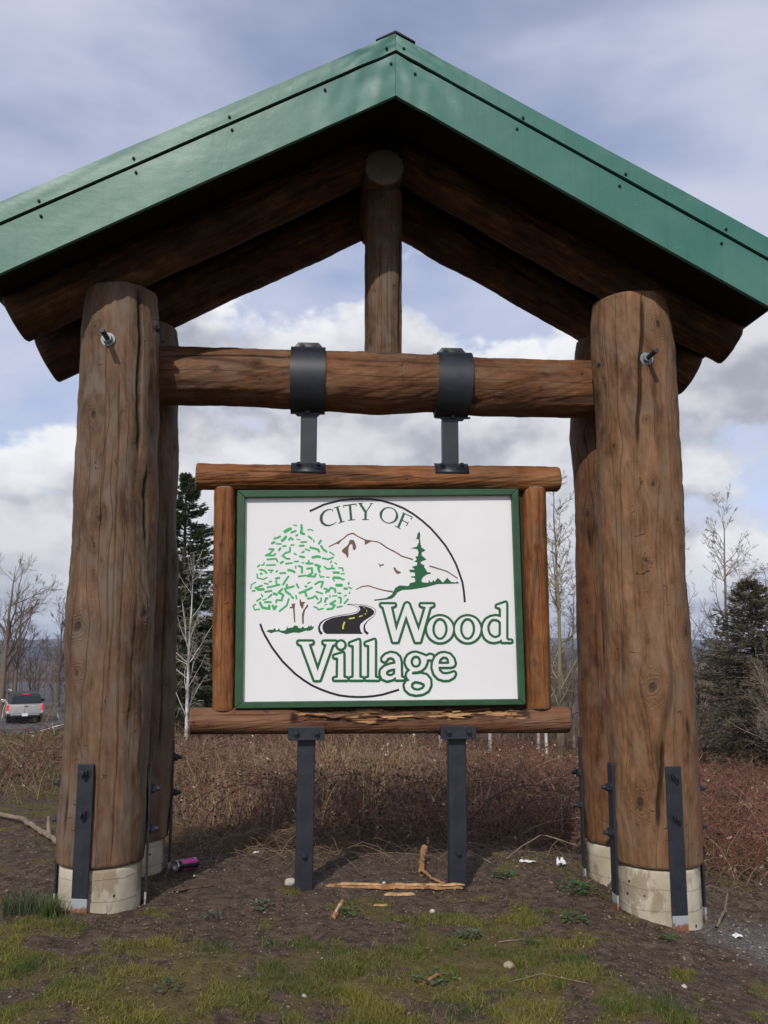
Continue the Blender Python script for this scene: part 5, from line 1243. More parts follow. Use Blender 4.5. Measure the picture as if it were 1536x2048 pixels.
    C = np.stack([x, y, z], 1); b = np.cross(d, w)
    V = np.stack([C - d * sz[:, None] * 1.3, C + w * sz[:, None] * 0.7 + b * sz[:, None] * 0.3, C + d * sz[:, None] * 1.3, C - w * sz[:, None] * 0.7 + b * sz[:, None] * 0.3], 1).reshape(-1, 3)
    pal = np.array([(0.11, 0.060, 0.036), (0.17, 0.10, 0.058), (0.045, 0.062, 0.024), (0.50, 0.44, 0.33), (0.16, 0.055, 0.038)])
    wg = g.choice(5, n, p=[0.42, 0.20, 0.18, 0.05, 0.15]); c = pal[wg] * g.uniform(0.7, 1.3, (n, 1))
    tag(link('bramble_leaves', fmesh('bramble_leaves', V, np.arange(n * 4).reshape(-1, 4), LEAFM, False, cols=np.repeat(c, 4, 0))), 'small brown, green and pale leaves scattered through the brambles', 'leaves', kind='stuff')
brush()

def verge():
    g = np.random.default_rng(9)
    n = 60000
    x = g.uniform(-24, -3.2, n); y = g.uniform(9.0, 46, n)
    rd = np.abs(x - np.interp(y, ROADC[:, 1], ROADC[:, 0]))
    ok = (rd > 4.4) & (rd < 16) | ((x < -2.9) & (y < 16) & (g.random(n) < 0.5)); x, y = x[ok], y[ok]; n = len(x)
    K = 3; s = np.linspace(0, 1, K); L_ = g.uniform(0.12, 0.42, n); a = g.uniform(0, 6.28, n)
    P = np.zeros((n, K, 3)); P[..., 0] = x[:, None] + (np.cos(a) * L_ * 0.5)[:, None] * s ** 2; P[..., 1] = y[:, None] + (np.sin(a) * L_ * 0.5)[:, None] * s ** 2
    P[..., 2] = terrain(x, y)[:, None] + L_[:, None] * s
    V, F = tubes(P, (0.0030 * (0.6 + y / 16))[:, None] * (1.05 - s)[None], 3)
    f = (g.random(n) < 0.75)[:, None]
    c = np.where(f, np.array([0.105, 0.140, 0.034]), np.array([0.28, 0.22, 0.12])) * g.uniform(0.6, 1.3, (n, 1))
    tag(link('verge_grass', fmesh('verge_grass', V, F, BR, True, cols=np.repeat(c, K * 3, 0))), 'mixed green and straw grass on the bank below the road', 'grass', kind='stuff')
verge()

# ================================================================ NEAR GROUND COVER
GRASS = vcol('grass_blades', 0.6, 0.25, 0.3)
def blades(x, y, L_, g, wid=0.0022, lean=0.7):
    n = len(x); K = 3; s = np.linspace(0, 1, K); a = g.uniform(0, 6.28, n); ln = g.uniform(0.1, lean, n) * L_
    P = np.zeros((n, K, 3)); P[..., 0] = x[:, None] + (np.cos(a) * ln)[:, None] * s ** 1.8; P[..., 1] = y[:, None] + (np.sin(a) * ln)[:, None] * s ** 1.8
    P[..., 2] = terrain(x, y)[:, None] - 0.004 + L_[:, None] * (s - 0.25 * s ** 2)
    b = g.uniform(0, 6.28, n); W = np.stack([np.cos(b), np.sin(b), np.zeros(n)], 1)[:, None, :] * (wid * (1.0 - 0.85 * s))[None, :, None]
    V = np.stack([P - W, P + W], 2).reshape(-1, 3)
    i = np.arange(n * K * 2).reshape(n, K, 2)
    F = np.stack([i[:, :-1, 0], i[:, :-1, 1], i[:, 1:, 1], i[:, 1:, 0]], -1).reshape(-1, 4)
    return V, F, K * 2
def cover():
    g = np.random.default_rng(15)
    n = 620000
    y = 3.5 + 5.6 * g.random(n) ** 1.25; x = g.uniform(-1, 1, n) * (y * 0.50 + 0.5)
    mk = moss_mask(x, y); cl = fbm(x * 7, y * 7, 131, 2)
    ok = g.random(n) < np.clip(mk * 1.0 * ss(-0.30, 0.30, cl), 0, 1) * (0.3 + 0.7 * ss(6.3, 5.1, y)) * 0.95
    x, y, mk, cl = x[ok], y[ok], mk[ok], cl[ok]; n = len(x)
    L_ = g.uniform(0.012, 0.040, n) * (0.6 + 1.2 * np.clip(cl + 0.3, 0, 1))
    V, F, k = blades(x, y, L_, g, 0.0016, 1.1)
    # flakes of dead leaf and bark
    m = 9000; fy = 3.6 + 4.6 * g.random(m); fx = g.uniform(-1, 1, m) * (fy * 0.5 + 0.4); sz = g.uniform(0.003, 0.011, m)
    d = g.normal(size=(m, 3)) * (1, 1, 0.35); d /= np.linalg.norm(d, axis=1, keepdims=True); w = np.cross(d, g.normal(size=(m, 3)) * (0.4, 0.4, 1)); w /= np.linalg.norm(w, axis=1, keepdims=True)
    Cc = np.stack([fx, fy, terrain(fx, fy) + 0.008], 1); s1 = sz[:, None]
    Vf = np.stack([Cc - d * s1, Cc + w * s1 * 0.5, Cc + d * s1, Cc - w * s1 * 0.5], 1).reshape(-1, 3)
    pal = np.array([(0.16, 0.10, 0.06), (0.09, 0.055, 0.036), (0.25, 0.18, 0.11), (0.13, 0.06, 0.04)]); cf = pal[g.integers(0, 4, m)] * g.uniform(0.6, 1.3, (m, 1))
    tag(link('leaf_litter', fmesh('leaf_litter', Vf, np.arange(m * 4).reshape(-1, 4), LEAFM, False, cols=np.repeat(cf, 4, 0))), 'flakes of dead leaf and bark strewn over the soil', 'leaf litter', kind='stuff')
    hue = np.clip(fbm(x * 1.9 + 4, y * 1.9, 141, 2) * 1.2 + 0.5 + g.normal(0, 0.18, n), 0, 1)[:, None]
    c = np.array([0.080, 0.125, 0.028]) * (1 - hue) + np.array([0.285, 0.245, 0.050]) * hue
    dry = g.random(n) < 0.07; c[dry] = (0.26, 0.20, 0.11)
    c = c * g.uniform(0.6, 1.25, (n, 1))
    tag(link('short_grass', fmesh('short_grass', V, F, GRASS, False, cols=np.repeat(c, k, 0))), 'short mossy yellow green grass in patches on the dark soil', 'grass', kind='stuff')
    # gravel: small stones pressed into the soil
    n = 34000
    y = 3.6 + 3.9 * g.random(n) ** 0.85; x = g.uniform(-1, 1, n) * (y * 0.48 + 0.4)
    p = 0.12 + 0.55 * ss(-0.2, 0.3, fbm(x * 1.2 + 9, y * 1.2, 151, 3)) * ss(4.8, 5.9, y) + 0.9 * grav_mask(x, y)
    ok = g.random(n) < p; x, y = x[ok], y[ok]; n = len(x)
    r = 0.0028 + 0.0075 * g.random(n) ** 3.0; gm = grav_mask(x, y)
    th = (1 + 5 ** 0.5) / 2
    base = np.array([(-1, th, 0), (1, th, 0), (-1, -th, 0), (1, -th, 0), (0, -1, th), (0, 1, th), (0, -1, -th), (0, 1, -th), (th, 0, -1), (th, 0, 1), (-th, 0, -1), (-th, 0, 1)]) / 1.9
    tri = np.array([(0, 11, 5), (0, 5, 1), (0, 1, 7), (0, 7, 10), (0, 10, 11), (1, 5, 9), (5, 11, 4), (11, 10, 2), (10, 7, 6), (7, 1, 8), (3, 9, 4), (3, 4, 2), (3, 2, 6), (3, 6, 8), (3, 8, 9), (4, 9, 5), (2, 4, 11), (6, 2, 10), (8, 6, 7), (9, 8, 1)])
    sc_ = g.uniform(0.6, 1.35, (n, 1, 3)) * np.array([1, 1, 0.65]); jit = g.uniform(0.8, 1.2, (n, 12, 1))
    V = base[None] * jit * sc_ * r[:, None, None]
    a = g.uniform(0, 6.28, n); ca, sa = np.cos(a)[:, None], np.sin(a)[:, None]
    V = np.stack([V[..., 0] * ca - V[..., 1] * sa, V[..., 0] * sa + V[..., 1] * ca, V[..., 2]], -1)
    V += np.stack([x, y, terrain(x, y) + r * 0.35], -1)[:, None, :]
    F = (tri[None] + (np.arange(n) * 12)[:, None, None]).reshape(-1, 3)
    k_ = g.random(n)[:, None]; c = np.array([0.060, 0.044, 0.033]) * (1 - k_) + np.array([0.27, 0.215, 0.16]) * k_ ** 2.2
    c = c * (1 - gm[:, None]) + np.array([0.22, 0.215, 0.21]) * g.uniform(0.4, 1.3, (n, 1)) * gm[:, None]
    tag(link('gravel', fmesh('gravel', V.reshape(-1, 3), F, BR, True, cols=np.repeat(c, 12, 0))), 'fine gravel scattered over the dark soil', 'gravel', kind='stuff')
cover()

def tuft(x, y, n, rad, h, col, label, seed, group='grass tufts'):
    g = np.random.default_rng(seed)
    q_ = g.normal(0, rad, (n, 2)) * 0.6
    V, F, k = blades(x + q_[:, 0], y + q_[:, 1], g.uniform(0.5, 1.1, n) * h, g, 0.0022, 0.75)
    V = V - np.array([x, y, tz(x, y)])
    c = np.array(col) * g.uniform(0.55, 1.35, (n, 1)) * (1 + g.normal(0, 0.08, (n, 3)))
    dr = g.random(n) < 0.12; c[dr] = (0.22, 0.17, 0.09)
    o_ = link('grass_tuft', fmesh('grass_tuft', V, F, GRASS, False, cols=np.repeat(np.clip(c, 0, 1), k, 0))); o_.location = (x, y, tz(x, y))
    tag(o_, label, 'grass tuft', group)
G1, G2, G3 = (0.065, 0.115, 0.028), (0.075, 0.100, 0.052), (0.16, 0.165, 0.036)
for k, a in enumerate([(-2.10, 5.36, 420, 0.13, 0.17, G2, 'largest bluish green grass tuft left of the front left footing'),
          (-1.90, 5.28, 260, 0.05, 0.15, G1, 'bright green upright tuft right beside the largest tuft at left'),
          (-2.62, 9.3, 300, 0.12, 0.30, G1, 'tall green tuft far left among the brambles')]):
    tuft(*a, 300 + k)
def clumps():
    g = np.random.default_rng(64); Vs, Fs, Cs, o = [], [], [], 0
    spots = [(-0.86, 4.80, 160, 0.09, 0.06, G1), (-0.60, 4.95, 110, 0.06, 0.06, G1), (-0.42, 4.42, 180, 0.09, 0.06, G1), (0.34, 4.12, 240, 0.13, 0.07, G1), (1.28, 4.20, 260, 0.12, 0.08, G1),
             (0.98, 4.72, 150, 0.08, 0.06, G1), (-0.05, 4.10, 200, 0.12, 0.05, G3), (-1.35, 4.45, 220, 0.13, 0.06, G3), (0.10, 4.55, 150, 0.10, 0.05, G3)]
    for k in range(130):
        y = 3.7 + 2.0 * g.random() ** 0.8; x = g.uniform(-1, 1) * (y * 0.46 + 0.2)
        if float(moss_mask(np.array([x]), np.array([y]))[0]) < g.random() * 0.8: continue
        spots.append((x, y, int(g.integers(40, 150)), g.uniform(0.02, 0.07), g.uniform(0.03, 0.065), (G1, G3, G3)[g.integers(3)]))
    for x, y, n, rad, h, col in spots:
        q_ = g.normal(0, rad, (n, 2)) * 0.7
        V, F, k = blades(x + q_[:, 0], y + q_[:, 1], g.uniform(0.4, 1.1, n) * h, g, 0.0017, 0.9)
        c = np.array(col) * g.uniform(0.55, 1.35, (n, 1)) * (1 + g.normal(0, 0.10, (n, 3))); c[g.random(n) < 0.12] = (0.24, 0.19, 0.10)
        Vs.append(V); Fs.append(F + o); o += len(V); Cs.append(np.repeat(np.clip(c, 0, 1), k, 0))
    tag(link('grass_clumps', fmesh('grass_clumps', np.concatenate(Vs), np.concatenate(Fs), GRASS, False, cols=np.concatenate(Cs))), 'scattered clumps of longer green grass in the foreground', 'grass', kind='stuff')
clumps()

LEAFG = vcol('weed_leaves', 0.5, 0.4, 0.25)
def weed(x, y, rad, n, col, label, seed):
    g = np.random.default_rng(seed); V, F, C = [], [], []
    for k in range(n):
        a = g.uniform(0, 6.28); d = rad * math.sqrt(g.random()); L_ = g.uniform(0.016, 0.032); h = g.uniform(0.008, 0.045) * (1 - 0.5 * d / rad) + 0.005
        cx, cy = math.cos(a) * d, math.sin(a) * d
        b = a + g.normal(0, 0.7); ax, ay = math.cos(b), math.sin(b); px, py = -ay, ax; tl_ = g.normal(0.15, 0.3)
        i = len(V)
        for (s, w, z) in ((0, 0, 0), (0.35, 0.42, 0.1), (0.75, 0.40, 0.05), (1.05, 0, -0.12), (0.75, -0.40, 0.05), (0.35, -0.42, 0.1), (0.5, 0, 0.0)):
            V.append((cx + ax * L_ * s + px * L_ * w, cy + ay * L_ * s + py * L_ * w, h + L_ * (z + tl_ * s)))
        F += [(i + 6, i + j, i + (j + 1) % 6) for j in range(6)]
        C += [np.array(col) * g.uniform(0.6, 1.4)] * 7
        if k % 3 == 0:   # stalk down to the root
            j = len(V); V += [(cx - 0.001, cy, h), (cx + 0.001, cy, h), (cx * 0.2, cy * 0.2, -0.004)]; F.append((j, j + 1, j + 2)); C += [np.array(col) * 0.7] * 3
    o_ = link('leafy_weed', fmesh('leafy_weed', np.array(V), np.array(F), LEAFG, True, cols=np.array(C))); o_.location = (x, y, tz(x, y))
    tag(o_, label, 'weed', 'low leafy weeds')
WG, WB = (0.060, 0.130, 0.030), (0.085, 0.115, 0.065)
for k, a in enumerate([(1.27, 6.10, 0.13, 130, WG, 'largest bright green weed beside the rear right footing'), (0.47, 5.10, 0.055, 40, WB, 'round leafy weed in front of the right steel leg'),
          (0.24, 4.50, 0.09, 34, WB, 'sparse broad leaved weed in the foreground centre'), (-0.74, 5.62, 0.07, 34, WB, 'pale weed left of the left steel leg'), (0.82, 6.32, 0.08, 50, WG, 'small green weed between the right leg and the rear right post'),
          (1.12, 5.42, 0.08, 46, WG, 'weed left of the front right footing'), (-0.20, 5.52, 0.05, 26, WG, 'small weed just below the long bark slab'), (0.50, 6.62, 0.04, 24, WG, 'tiny weed just behind the right steel leg'),
          (-0.98, 4.22, 0.07, 24, WB, 'bluish broad leaved weed at the lower left'), (1.62, 5.30, 0.035, 20, WG, 'sprig at the foot of the front right footing'), (-1.00, 5.42, 0.05, 20, WB, 'pale sprig right of the front left footing')]):
    weed(*a, 400 + k)

# ================================================================ THINGS ON THE GROUND
def on(o_, x, y, rz=0.0, lift=0.0):
    o_.location = (x, y, tz(x, y) + lift); o_.rotation_euler[2] = rz; return o_
def slat(L_, w, h, seed, jag=0.3, n=14):
    """broken strip of wood, long along x"""
    g = np.random.default_rng(seed); x = np.linspace(-L_ / 2, L_ / 2, n); V, F = [], []
    for k in range(n):
        e = 1.0 if 0 < k < n - 1 else 0.35
        ww = w * e * (1 + jag * (g.random() - 0.5)); hh = h * e * (1 + jag * (g.random() - 0.5)); oy = 0.12 * w * g.normal(); oz = 0.10 * h * g.normal()
        V += [(x[k], oy - ww / 2, oz), (x[k], oy + ww / 2, oz), (x[k], oy + ww * 0.35, oz + hh), (x[k], oy - ww * 0.3, oz + hh * 0.9)]
    for k in range(n - 1):
        for j in range(4): F.append((k * 4 + j, k * 4 + (j + 1) % 4, k * 4 + 4 + (j + 1) % 4, k * 4 + 4 + j))
    F += [(3, 2, 1, 0), tuple((n - 1) * 4 + j for j in range(4))]
    bm = bmesh.new(); vs_ = [bm.verts.new(v) for v in V]
    for f in F: bm.faces.new([vs_[i] for i in f])
    return bm
TORN = simple('torn_bark_wood', (0.30, 0.155, 0.070), 0.85, 0.2, 0.6, 22, 0.5)
TORN2 = simple('pale_torn_wood', (0.40, 0.25, 0.13), 0.85, 0.2, 0.45, 30, 0.4)
GREYW = simple('grey_dead_wood', (0.20, 0.155, 0.115), 0.9, 0.15, 0.4, 18, 0.5)
DARKW = simple('dark_wet_wood', (0.075, 0.050, 0.034), 0.9, 0.15, 0.4, 18, 0.5)
slab = tag(link('bark_slab', bm_mesh('bark_slab', slat(0.92, 0.045, 0.022, 3, 0.5, 22), TORN)), 'long torn wood strip lying between the two steel legs', 'wood strip', 'torn wood pieces'); on(slab, 0.06, 6.06, R(-2), 0.006)
for k, (x, l, a) in enumerate(((-0.22, 0.30, 1), (0.10, 0.2, -2), (0.34, 0.26, 2))):
    f_ = link('torn_face', bm_mesh('torn_face', slat(l, 0.024, 0.010, 30 + k, 0.5, 9), TORN2), slab); f_.location = (x, -0.006, 0.020); f_.rotation_euler = (0, 0, R(a))
on(tag(link('wood_chip', bm_mesh('wood_chip', slat(0.20, 0.022, 0.014, 4), TORN2)), 'short orange wood strip just in front of the long strip', 'wood strip', 'torn wood pieces'), 0.10, 5.90, R(4), 0.004)
on(tag(link('wood_chip', bm_mesh('wood_chip', slat(0.09, 0.014, 0.010, 5), TORN2)), 'smallest wood sliver below the short orange strip', 'wood strip', 'torn wood pieces'), -0.02, 5.68, R(2), 0.004)
wc_ = tag(link('wood_chip', bm_mesh('wood_chip', slat(0.36, 0.030, 0.016, 6), TORN)), 'red brown sliver pointing at the camera below the left leg', 'wood strip', 'torn wood pieces'); on(wc_, -0.275, 5.58, R(83), 0.006)
pl_ = link('pale_face', bm_mesh('pale_face', slat(0.17, 0.016, 0.006, 61), simple('pale_inner_wood', (0.55, 0.42, 0.32), 0.8, 0.2, 0.3, 30)), wc_); pl_.location = (-0.02, 0, 0.014)
on(tag(link('plank_piece', bm_mesh('plank_piece', slat(0.40, 0.040, 0.012, 7, 0.2), DARKW)), 'dark split plank piece right of the front left footing', 'wood strip', 'torn wood pieces'), -1.30, 5.90, R(26), 0.004)
def stick(pts, r0, r1, mat, label, name='stick', seed=1, twigs=()):
    P = np.array(pts, float); n = 24
    t = np.linspace(0, len(P) - 1, n); C = np.stack([np.interp(t, np.arange(len(P)), P[:, i]) for i in range(3)], 1)
    g = np.random.default_rng(seed); C[1:-1] += g.normal(0, r0 * 0.18, (n - 2, 3))
    V, F = tubes(C[None], np.linspace(r0, r1, n)[None] * g.uniform(0.88, 1.12, (1, n)), 7)
    o = len(V); Vs, Fs = [V], [F]
    for tw in twigs:
        v, f = tubes(np.array(tw, float)[None], np.linspace(r1, r1 * 0.5, len(tw))[None], 5); Vs.append(v); Fs.append(f + o); o += len(v)
    base = np.array([P[:, 0].mean(), P[:, 1].mean(), 0]); base[2] = tz(base[0], base[1])
    o_ = link(name, fmesh(name, np.concatenate(Vs) - base, np.concatenate(Fs), mat, True)); o_.location = base
    return tag(o_, label, 'stick', 'dead sticks')
def g3(x, y, h=0.0): return (x, y, tz(x, y) + h)
stick([g3(-3.60, 8.32, 0.03), g3(-3.2, 8.06, 0.05), g3(-2.85, 7.62, 0.04), g3(-2.45, 7.02, 0.03)], 0.019, 0.024, GREYW, 'grey branch on the ground left of the front left post', 'fallen_branch', 2, [[g3(-2.75, 7.5, 0.04), g3(-2.78, 7.55, 0.12), g3(-2.80, 7.6, 0.17)]])
stick([g3(0.30, 6.86, 0.10), g3(0.275, 6.6, 0.05), g3(0.265, 6.42, 0.012)], 0.022, 0.018, TORN, 'thick stub of the torn wood by the right leg', 'wood_stub', 3)
stick([g3(0.265, 6.46, 0.03), g3(0.33, 6.25, 0.02), g3(0.41, 6.13, 0.015)], 0.012, 0.007, TORN, 'thin bent stick leading to the right steel leg', 'stick', 4)
stick([g3(0.62, 7.02, 0.01), g3(0.66, 6.9, 0.05), g3(0.74, 6.75, 0.03), g3(0.78, 6.68, 0.01)], 0.005, 0.004, GREYW, 'curved pale twig just right of the right steel leg', 'stick', 5)
stick([g3(0.90, 6.78, 0.01), g3(1.05, 7.0, 0.08), g3(1.25, 7.2, 0.16), g3(1.55, 7.1, 0.12), g3(1.62, 6.85, 0.01)], 0.006, 0.004, GREYW, 'arched pale twig in front of the rear right post', 'stick', 6)
stick([g3(0.55, 4.40, 0.01), g3(0.75, 4.46, 0.025), g3(0.95, 4.36, 0.01)], 0.0022, 0.0016, GREYW, 'thin pale grass stem lying in the right foreground', 'stick', 7)
stick([g3(0.62, 5.02, 0.008), g3(0.76, 5.05, 0.012), g3(0.86, 5.04, 0.008)], 0.0045, 0.003, GREYW, 'short brown twig in front of the front right footing', 'stick', 8)
stick([g3(2.05, 5.72, 0.02), g3(2.25, 6.1, 0.06), g3(2.42, 6.5, 0.08)], 0.010, 0.007, GREYW, 'pale stick behind the gravel at the right edge', 'stick', 9)
stick([g3(0.18, 4.42, 0.01), g3(0.25, 4.50, 0.02), g3(0.31, 4.56, 0.01)], 0.010, 0.006, TORN, 'stubby brown bark bit in the foreground centre', 'stick', 10)

def stone(x, y, s_, col, label, seed):
    bm = bmesh.new(); bmesh.ops.create_icosphere(bm, subdivisions=3, radius=1.0); g = np.random.default_rng(seed)
    for v in bm.verts:
        p = np.array(v.co); d = 1 + 0.28 * float(vnoise(np.array([p[0] * 1.3 + 4]), np.array([p[1] * 1.3 + p[2]]), seed)[0]) + 0.14 * float(vnoise(np.array([p[0] * 3 + 4]), np.array([p[1] * 3 + p[2] * 3]), seed + 1)[0])
        v.co = Vector((p[0] * d * s_, p[1] * d * s_ * 0.8, p[2] * d * s_ * 0.7))
    o_ = link('stone', bm_mesh('stone', bm, simple('stone_%d' % seed, col, 0.85, 0.2, 0.25, 40, 0.3), True))
    on(o_, x, y, g.uniform(0, 6), s_ * 0.35); tag(o_, label, 'stone', 'loose stones')
for k, a in enumerate([(0.62, 4.63, 0.026, (0.34, 0.28, 0.20), 'largest beige stone in the right foreground'), (0.29, 5.56, 0.018, (0.50, 0.47, 0.42), 'whitish pebble in front of the right steel leg'),
          (0.0, 6.17, 0.014, (0.55, 0.50, 0.44), 'pale pebble behind the long wood strip'), (-0.36, 4.22, 0.014, (0.36, 0.31, 0.26), 'small pale stone at the bottom left of centre'),
          (-0.62, 6.08, 0.040, (0.42, 0.38, 0.33), 'pale lump of concrete at the foot of the left leg'), (1.46, 4.55, 0.016, (0.42, 0.39, 0.34), 'pale stone in the lower right corner area'), (-1.28, 6.2, 0.012, (0.40, 0.36, 0.3), 'small pale stone right of the drink can')]):
    stone(*a, 500 + k)

# drink can
can = empty('drink_can', (-1.365, 6.33, tz(-1.365, 6.33) + 0.040), R(0)); can.scale = (1.15, 1.15, 1.15)
can.rotation_euler = (R(86), 0, R(-40))
tag(can, 'crushed magenta and black drink can by the rear left post', 'can')
def lathe(prof, n=28):
    a = np.arange(n) * 2 * math.pi / n
    V = np.array([[(r_ * math.cos(t), r_ * math.sin(t), z) for t in a] for r_, z in prof]); i = np.arange(V.shape[0] * n).reshape(-1, n); j = np.roll(i, -1, 1)
    return V.reshape(-1, 3), np.stack([i[:-1], j[:-1], j[1:], i[1:]], -1).reshape(-1, 4)
MAG = simple('magenta_print', (0.66, 0.04, 0.26), 0.25, 0.5, 0.15, 30, 0, 0.2); CBLK = simple('black_print', (0.018, 0.014, 0.022), 0.25, 0.5, 0.1, 20)
ALU = simple('bare_aluminium', (0.62, 0.62, 0.64), 0.3, 0.5, 0.1, 20, 0, 0.9); CW = simple('white_print', (0.55, 0.52, 0.56), 0.35, 0.5, 0.1, 20)
V, F = lathe([(0.0, -0.076), (0.022, -0.077), (0.026, -0.080), (0.033, -0.066)] + [(0.033, z_) for z_ in np.linspace(-0.06, 0.05, 6)] + [(0.033, 0.060), (0.028, 0.072)])
dn = 1 - 0.10 * np.exp(-((V[:, 0] - 0.02) ** 2 + (V[:, 2] - 0.01) ** 2) / 0.0009); V[:, :2] *= dn[:, None]
link('can_body', fmesh('can_body', V, F, CBLK, True), can)
V, F = lathe([(0.028, 0.072), (0.0275, 0.077), (0.0255, 0.078), (0.0245, 0.073), (0.0, 0.0725)]); link('can_rim', fmesh('can_rim', V, F, ALU, True), can)
for a0, a1, mt, z0, z1 in ((20, 70, MAG, -0.06, 0.05), (84, 104, MAG, -0.06, 0.05), (118, 165, MAG, -0.06, 0.045), (180, 230, MAG, -0.05, 0.05), (72, 100, CW, -0.066, -0.052), (120, 150, CW, -0.02, 0.02), (260, 330, MAG, -0.06, 0.05)):
    a = np.radians(np.linspace(a0, a1, 8)); Vp = np.array([[(0.0338 * math.cos(t), 0.0338 * math.sin(t), z) for t in a] for z in np.linspace(z0, z1, 6)])
    i = np.arange(48).reshape(6, 8); Fp = np.stack([i[:-1, :-1], i[:-1, 1:], i[1:, 1:], i[1:, :-1]], -1).reshape(-1, 4); Vp = Vp.reshape(-1, 3)
    dn = 1 - 0.10 * np.exp(-((Vp[:, 0] - 0.02) ** 2 + (Vp[:, 2] - 0.01) ** 2) / 0.0009); Vp[:, :2] *= dn[:, None]
    link('printed_band', fmesh('printed_band', Vp, Fp, mt, True), can)

# litter
PAPER = simple('white_litter', (0.72, 0.72, 0.74), 0.7, 0.3, 0.12, 30)
def litter(x, y, sx, sy, h, label, seed):
    g = np.random.default_rng(seed); n = 12
    X, Y = np.meshgrid(np.linspace(-1, 1, n), np.linspace(-1, 1, n))
    Z = h * (0.5 + fbm(X * 1.4 + seed, Y * 1.4, seed, 3)) * (1 - 0.5 * (X ** 2 + Y ** 2) / 2) + 0.004
    V = np.stack([X * sx + 0.2 * sx * fbm(X, Y + 3, seed + 1, 2), Y * sy, np.maximum(Z, 0.003)], -1).reshape(-1, 3); i = np.arange(n * n).reshape(n, n)
    F = np.stack([i[:-1, :-1], i[:-1, 1:], i[1:, 1:], i[1:, :-1]], -1).reshape(-1, 4)
    o_ = link('litter', fmesh('litter', V, F, PAPER, False)); m_ = o_.modifiers.new('t', 'SOLIDIFY'); m_.thickness = 0.002
    on(o_, x, y, 0.1); tag(o_, label, 'litter', 'white litter')
litter(1.05, 6.70, 0.060, 0.02, 0.025, 'flat white scrap at the edge of the brambles', 1)
litter(1.30, 6.74, 0.028, 0.03, 0.075, 'crumpled white paper near the rear right post', 2)
litter(2.14, 5.62, 0.030, 0.03, 0.035, 'white scrap on the gravel at the right edge', 3)
litter(-0.98, 7.02, 0.022, 0.02, 0.025, 'small white scrap in the straw left of the left leg', 4)

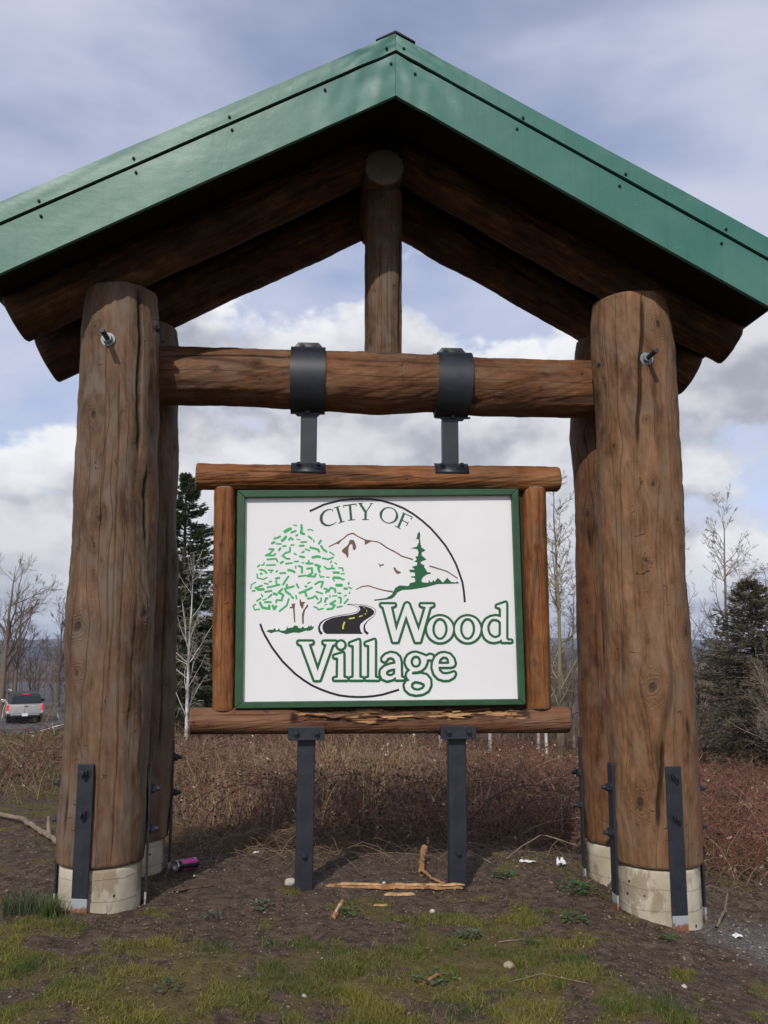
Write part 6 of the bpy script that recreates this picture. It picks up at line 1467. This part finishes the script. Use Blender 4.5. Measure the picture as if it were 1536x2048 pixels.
# ================================================================ CAR ON THE ROAD
def car():
    i = int(np.argmin(np.abs(rc[:, 1] - 49.6))); p = rc[i] + rn[i] * 1.35; t = rtan[i]
    c = empty('car', (p[0], p[1], tz(p[0], p[1]) + 0.13), R(24))
    tag(c, 'silver utility vehicle seen from behind with red lamps lit', 'car')
    SILV = simple('silver_paint', (0.46, 0.455, 0.44), 0.35, 0.5, 0.04, 3, 0, 0.25, 0.5); GLASS = simple('dark_tinted_glass', (0.012, 0.015, 0.020), 0.08, 0.6, 0.05, 3)
    DK = simple('dark_plastic', (0.03, 0.03, 0.032), 0.6, 0.3); TYRE = simple('tyre_rubber', (0.012, 0.012, 0.012), 0.85, 0.2)
    def lamp(name, e):
        m, t_ = new_mat(name); finish(t_, (0.45, 0.015, 0.015), 0.3, 0.5, emit=(1.0, 0.04, 0.05, 1), estr=e); return m
    RED = lamp('red_lamp', 0.55)
    def add(name, bm, mat, smooth=False): return link(name, bm_mesh(name, bm, mat, smooth), c)
    # body: side profile (y forward, z) extruded across, tumblehome by scaling upper verts
    def shell(prof, w, bev, z0, z1, inset):
        bm = bmesh.new(); n = len(prof)
        a = [bm.verts.new((-w / 2, y, z)) for y, z in prof]; b = [bm.verts.new((w / 2, y, z)) for y, z in prof]
        bm.faces.new(a); bm.faces.new(b[::-1])
        for k in range(n): bm.faces.new((a[k], b[k], b[(k + 1) % n], a[(k + 1) % n]))
        bmesh.ops.recalc_face_normals(bm, faces=bm.faces[:])
        for v in bm.verts:
            f = min(max((v.co.z - z0) / (z1 - z0), 0), 1); v.co.x *= 1 - inset * f
        bmesh.ops.bevel(bm, geom=bm.edges[:], offset=bev, segments=3, profile=0.5, affect='EDGES')
        return bm
    add('body', shell([(0.0, 0.42), (0.0, 1.02), (0.04, 1.10), (3.4, 1.10), (5.0, 1.02), (5.1, 0.85), (5.1, 0.42)], 1.92, 0.05, 0.9, 1.15, 0.04), SILV, True)
    add('cabin', shell([(0.05, 1.06), (0.22, 1.56), (0.40, 1.64), (2.9, 1.64), (3.75, 1.06)], 1.80, 0.06, 1.06, 1.64, 0.22), DK, True)
    bm = prism([(-0.74, 1.14), (0.74, 1.14), (0.64, 1.56), (-0.64, 1.56)], 0.012); o_ = add('rear_window', bm, GLASS); o_.rotation_euler = (R(-18), 0, 0); o_.location = (0, -0.325, 0.048)
    add('bumper', box(1.90, 0.16, 0.16, (0, -0.03, 0.50), 0.03), DK); add('bumper_face', box(1.5, 0.02, 0.06, (0, -0.12, 0.53), 0.008), SILV)
    add('number_plate', box(0.31, 0.012, 0.15, (0.0, -0.135, 0.52), 0.004), PAPER)
    add('tailgate_handle', box(0.16, 0.02, 0.06, (0.07, -0.008, 0.97), 0.006), DK); add('door_seam', box(0.012, 0.008, 0.52, (-0.03, -0.002, 0.78), 0.0), DK)
    add('side_window', box(0.01, 1.1, 0.34, (0.805, 1.3, 1.33), 0.003), GLASS).rotation_euler = (0, 0, 0)
    for s in (-1, 1):
        add('tail_lamp', box(0.11, 0.09, 0.34, (s * 0.885, 0.02, 0.90), 0.025), RED); add('reverse_lamp', box(0.10, 0.05, 0.09, (s * 0.885, 0.01, 0.67), 0.012), PAPER)
        add('mirror', box(0.24, 0.10, 0.17, (s * 1.06, 3.1, 1.12), 0.03), SILV if s < 0 else DK)
        for y in (0.95, 4.1):
            w_ = add('wheel', cyl(0.37, 0.25, 28, M=Matrix.Translation((s * 0.80 - 0.125, y, 0.37)) @ Matrix.Rotation(R(90), 4, 'Y'), bev=0.03), TYRE)
            link('rim', bm_mesh('rim', cyl(0.21, 0.262, 20, M=Matrix.Translation((s * 0.80 - 0.131, y, 0.37)) @ Matrix.Rotation(R(90), 4, 'Y'), bev=0.02), ALU), w_)
    add('brake_lamp', box(0.34, 0.03, 0.045, (0, 0.24, 1.625), 0.008), RED)
    add('hitch', box(0.9, 0.12, 0.10, (0, 0.1, 0.34), 0.02), DK)
car()
STK = simple('weathered_stake', (0.45, 0.38, 0.28), 0.8, 0.2, 0.2, 12)
for k, (x, y, h, lb) in enumerate(((-22.6, 53, 0.75, 'pale roadside stake left of the car'), (-18.9, 52, 0.6, 'pale roadside stake just right of the car'), (-16.1, 44, 0.7, 'leaning pale stake nearer the front left post'))):
    bm = box(0.07, 0.05, h, (0, 0, h / 2), 0.006)
    for v in bm.verts:
        if v.co.z > h * 0.95: v.co.x *= 0.5
    o_ = tag(link('marker_stake', bm_mesh('marker_stake', bm, STK)), lb, 'stake', 'roadside stakes'); on(o_, x, y, 0.3); o_.rotation_euler[1] = R((4, -6, -14)[k])

# ================================================================ HAZE
def haze():
    m, t = new_mat('thin_air_haze')
    v = nd(t, 'ShaderNodeVolumePrincipled', None, Color=(0.62, 0.72, 0.95, 1), Density=HAZE_D)
    nd(t, 'ShaderNodeOutputMaterial', None, Volume=v.outputs[0])
    bm = box(9000, 6700, 130, (0, 3250, -5), 0)
    o_ = link('haze', bm_mesh('haze', bm, m)); tag(o_, 'thin blue haze over the valley', 'haze', kind='stuff')
HAZE_D = 0.00017
haze()
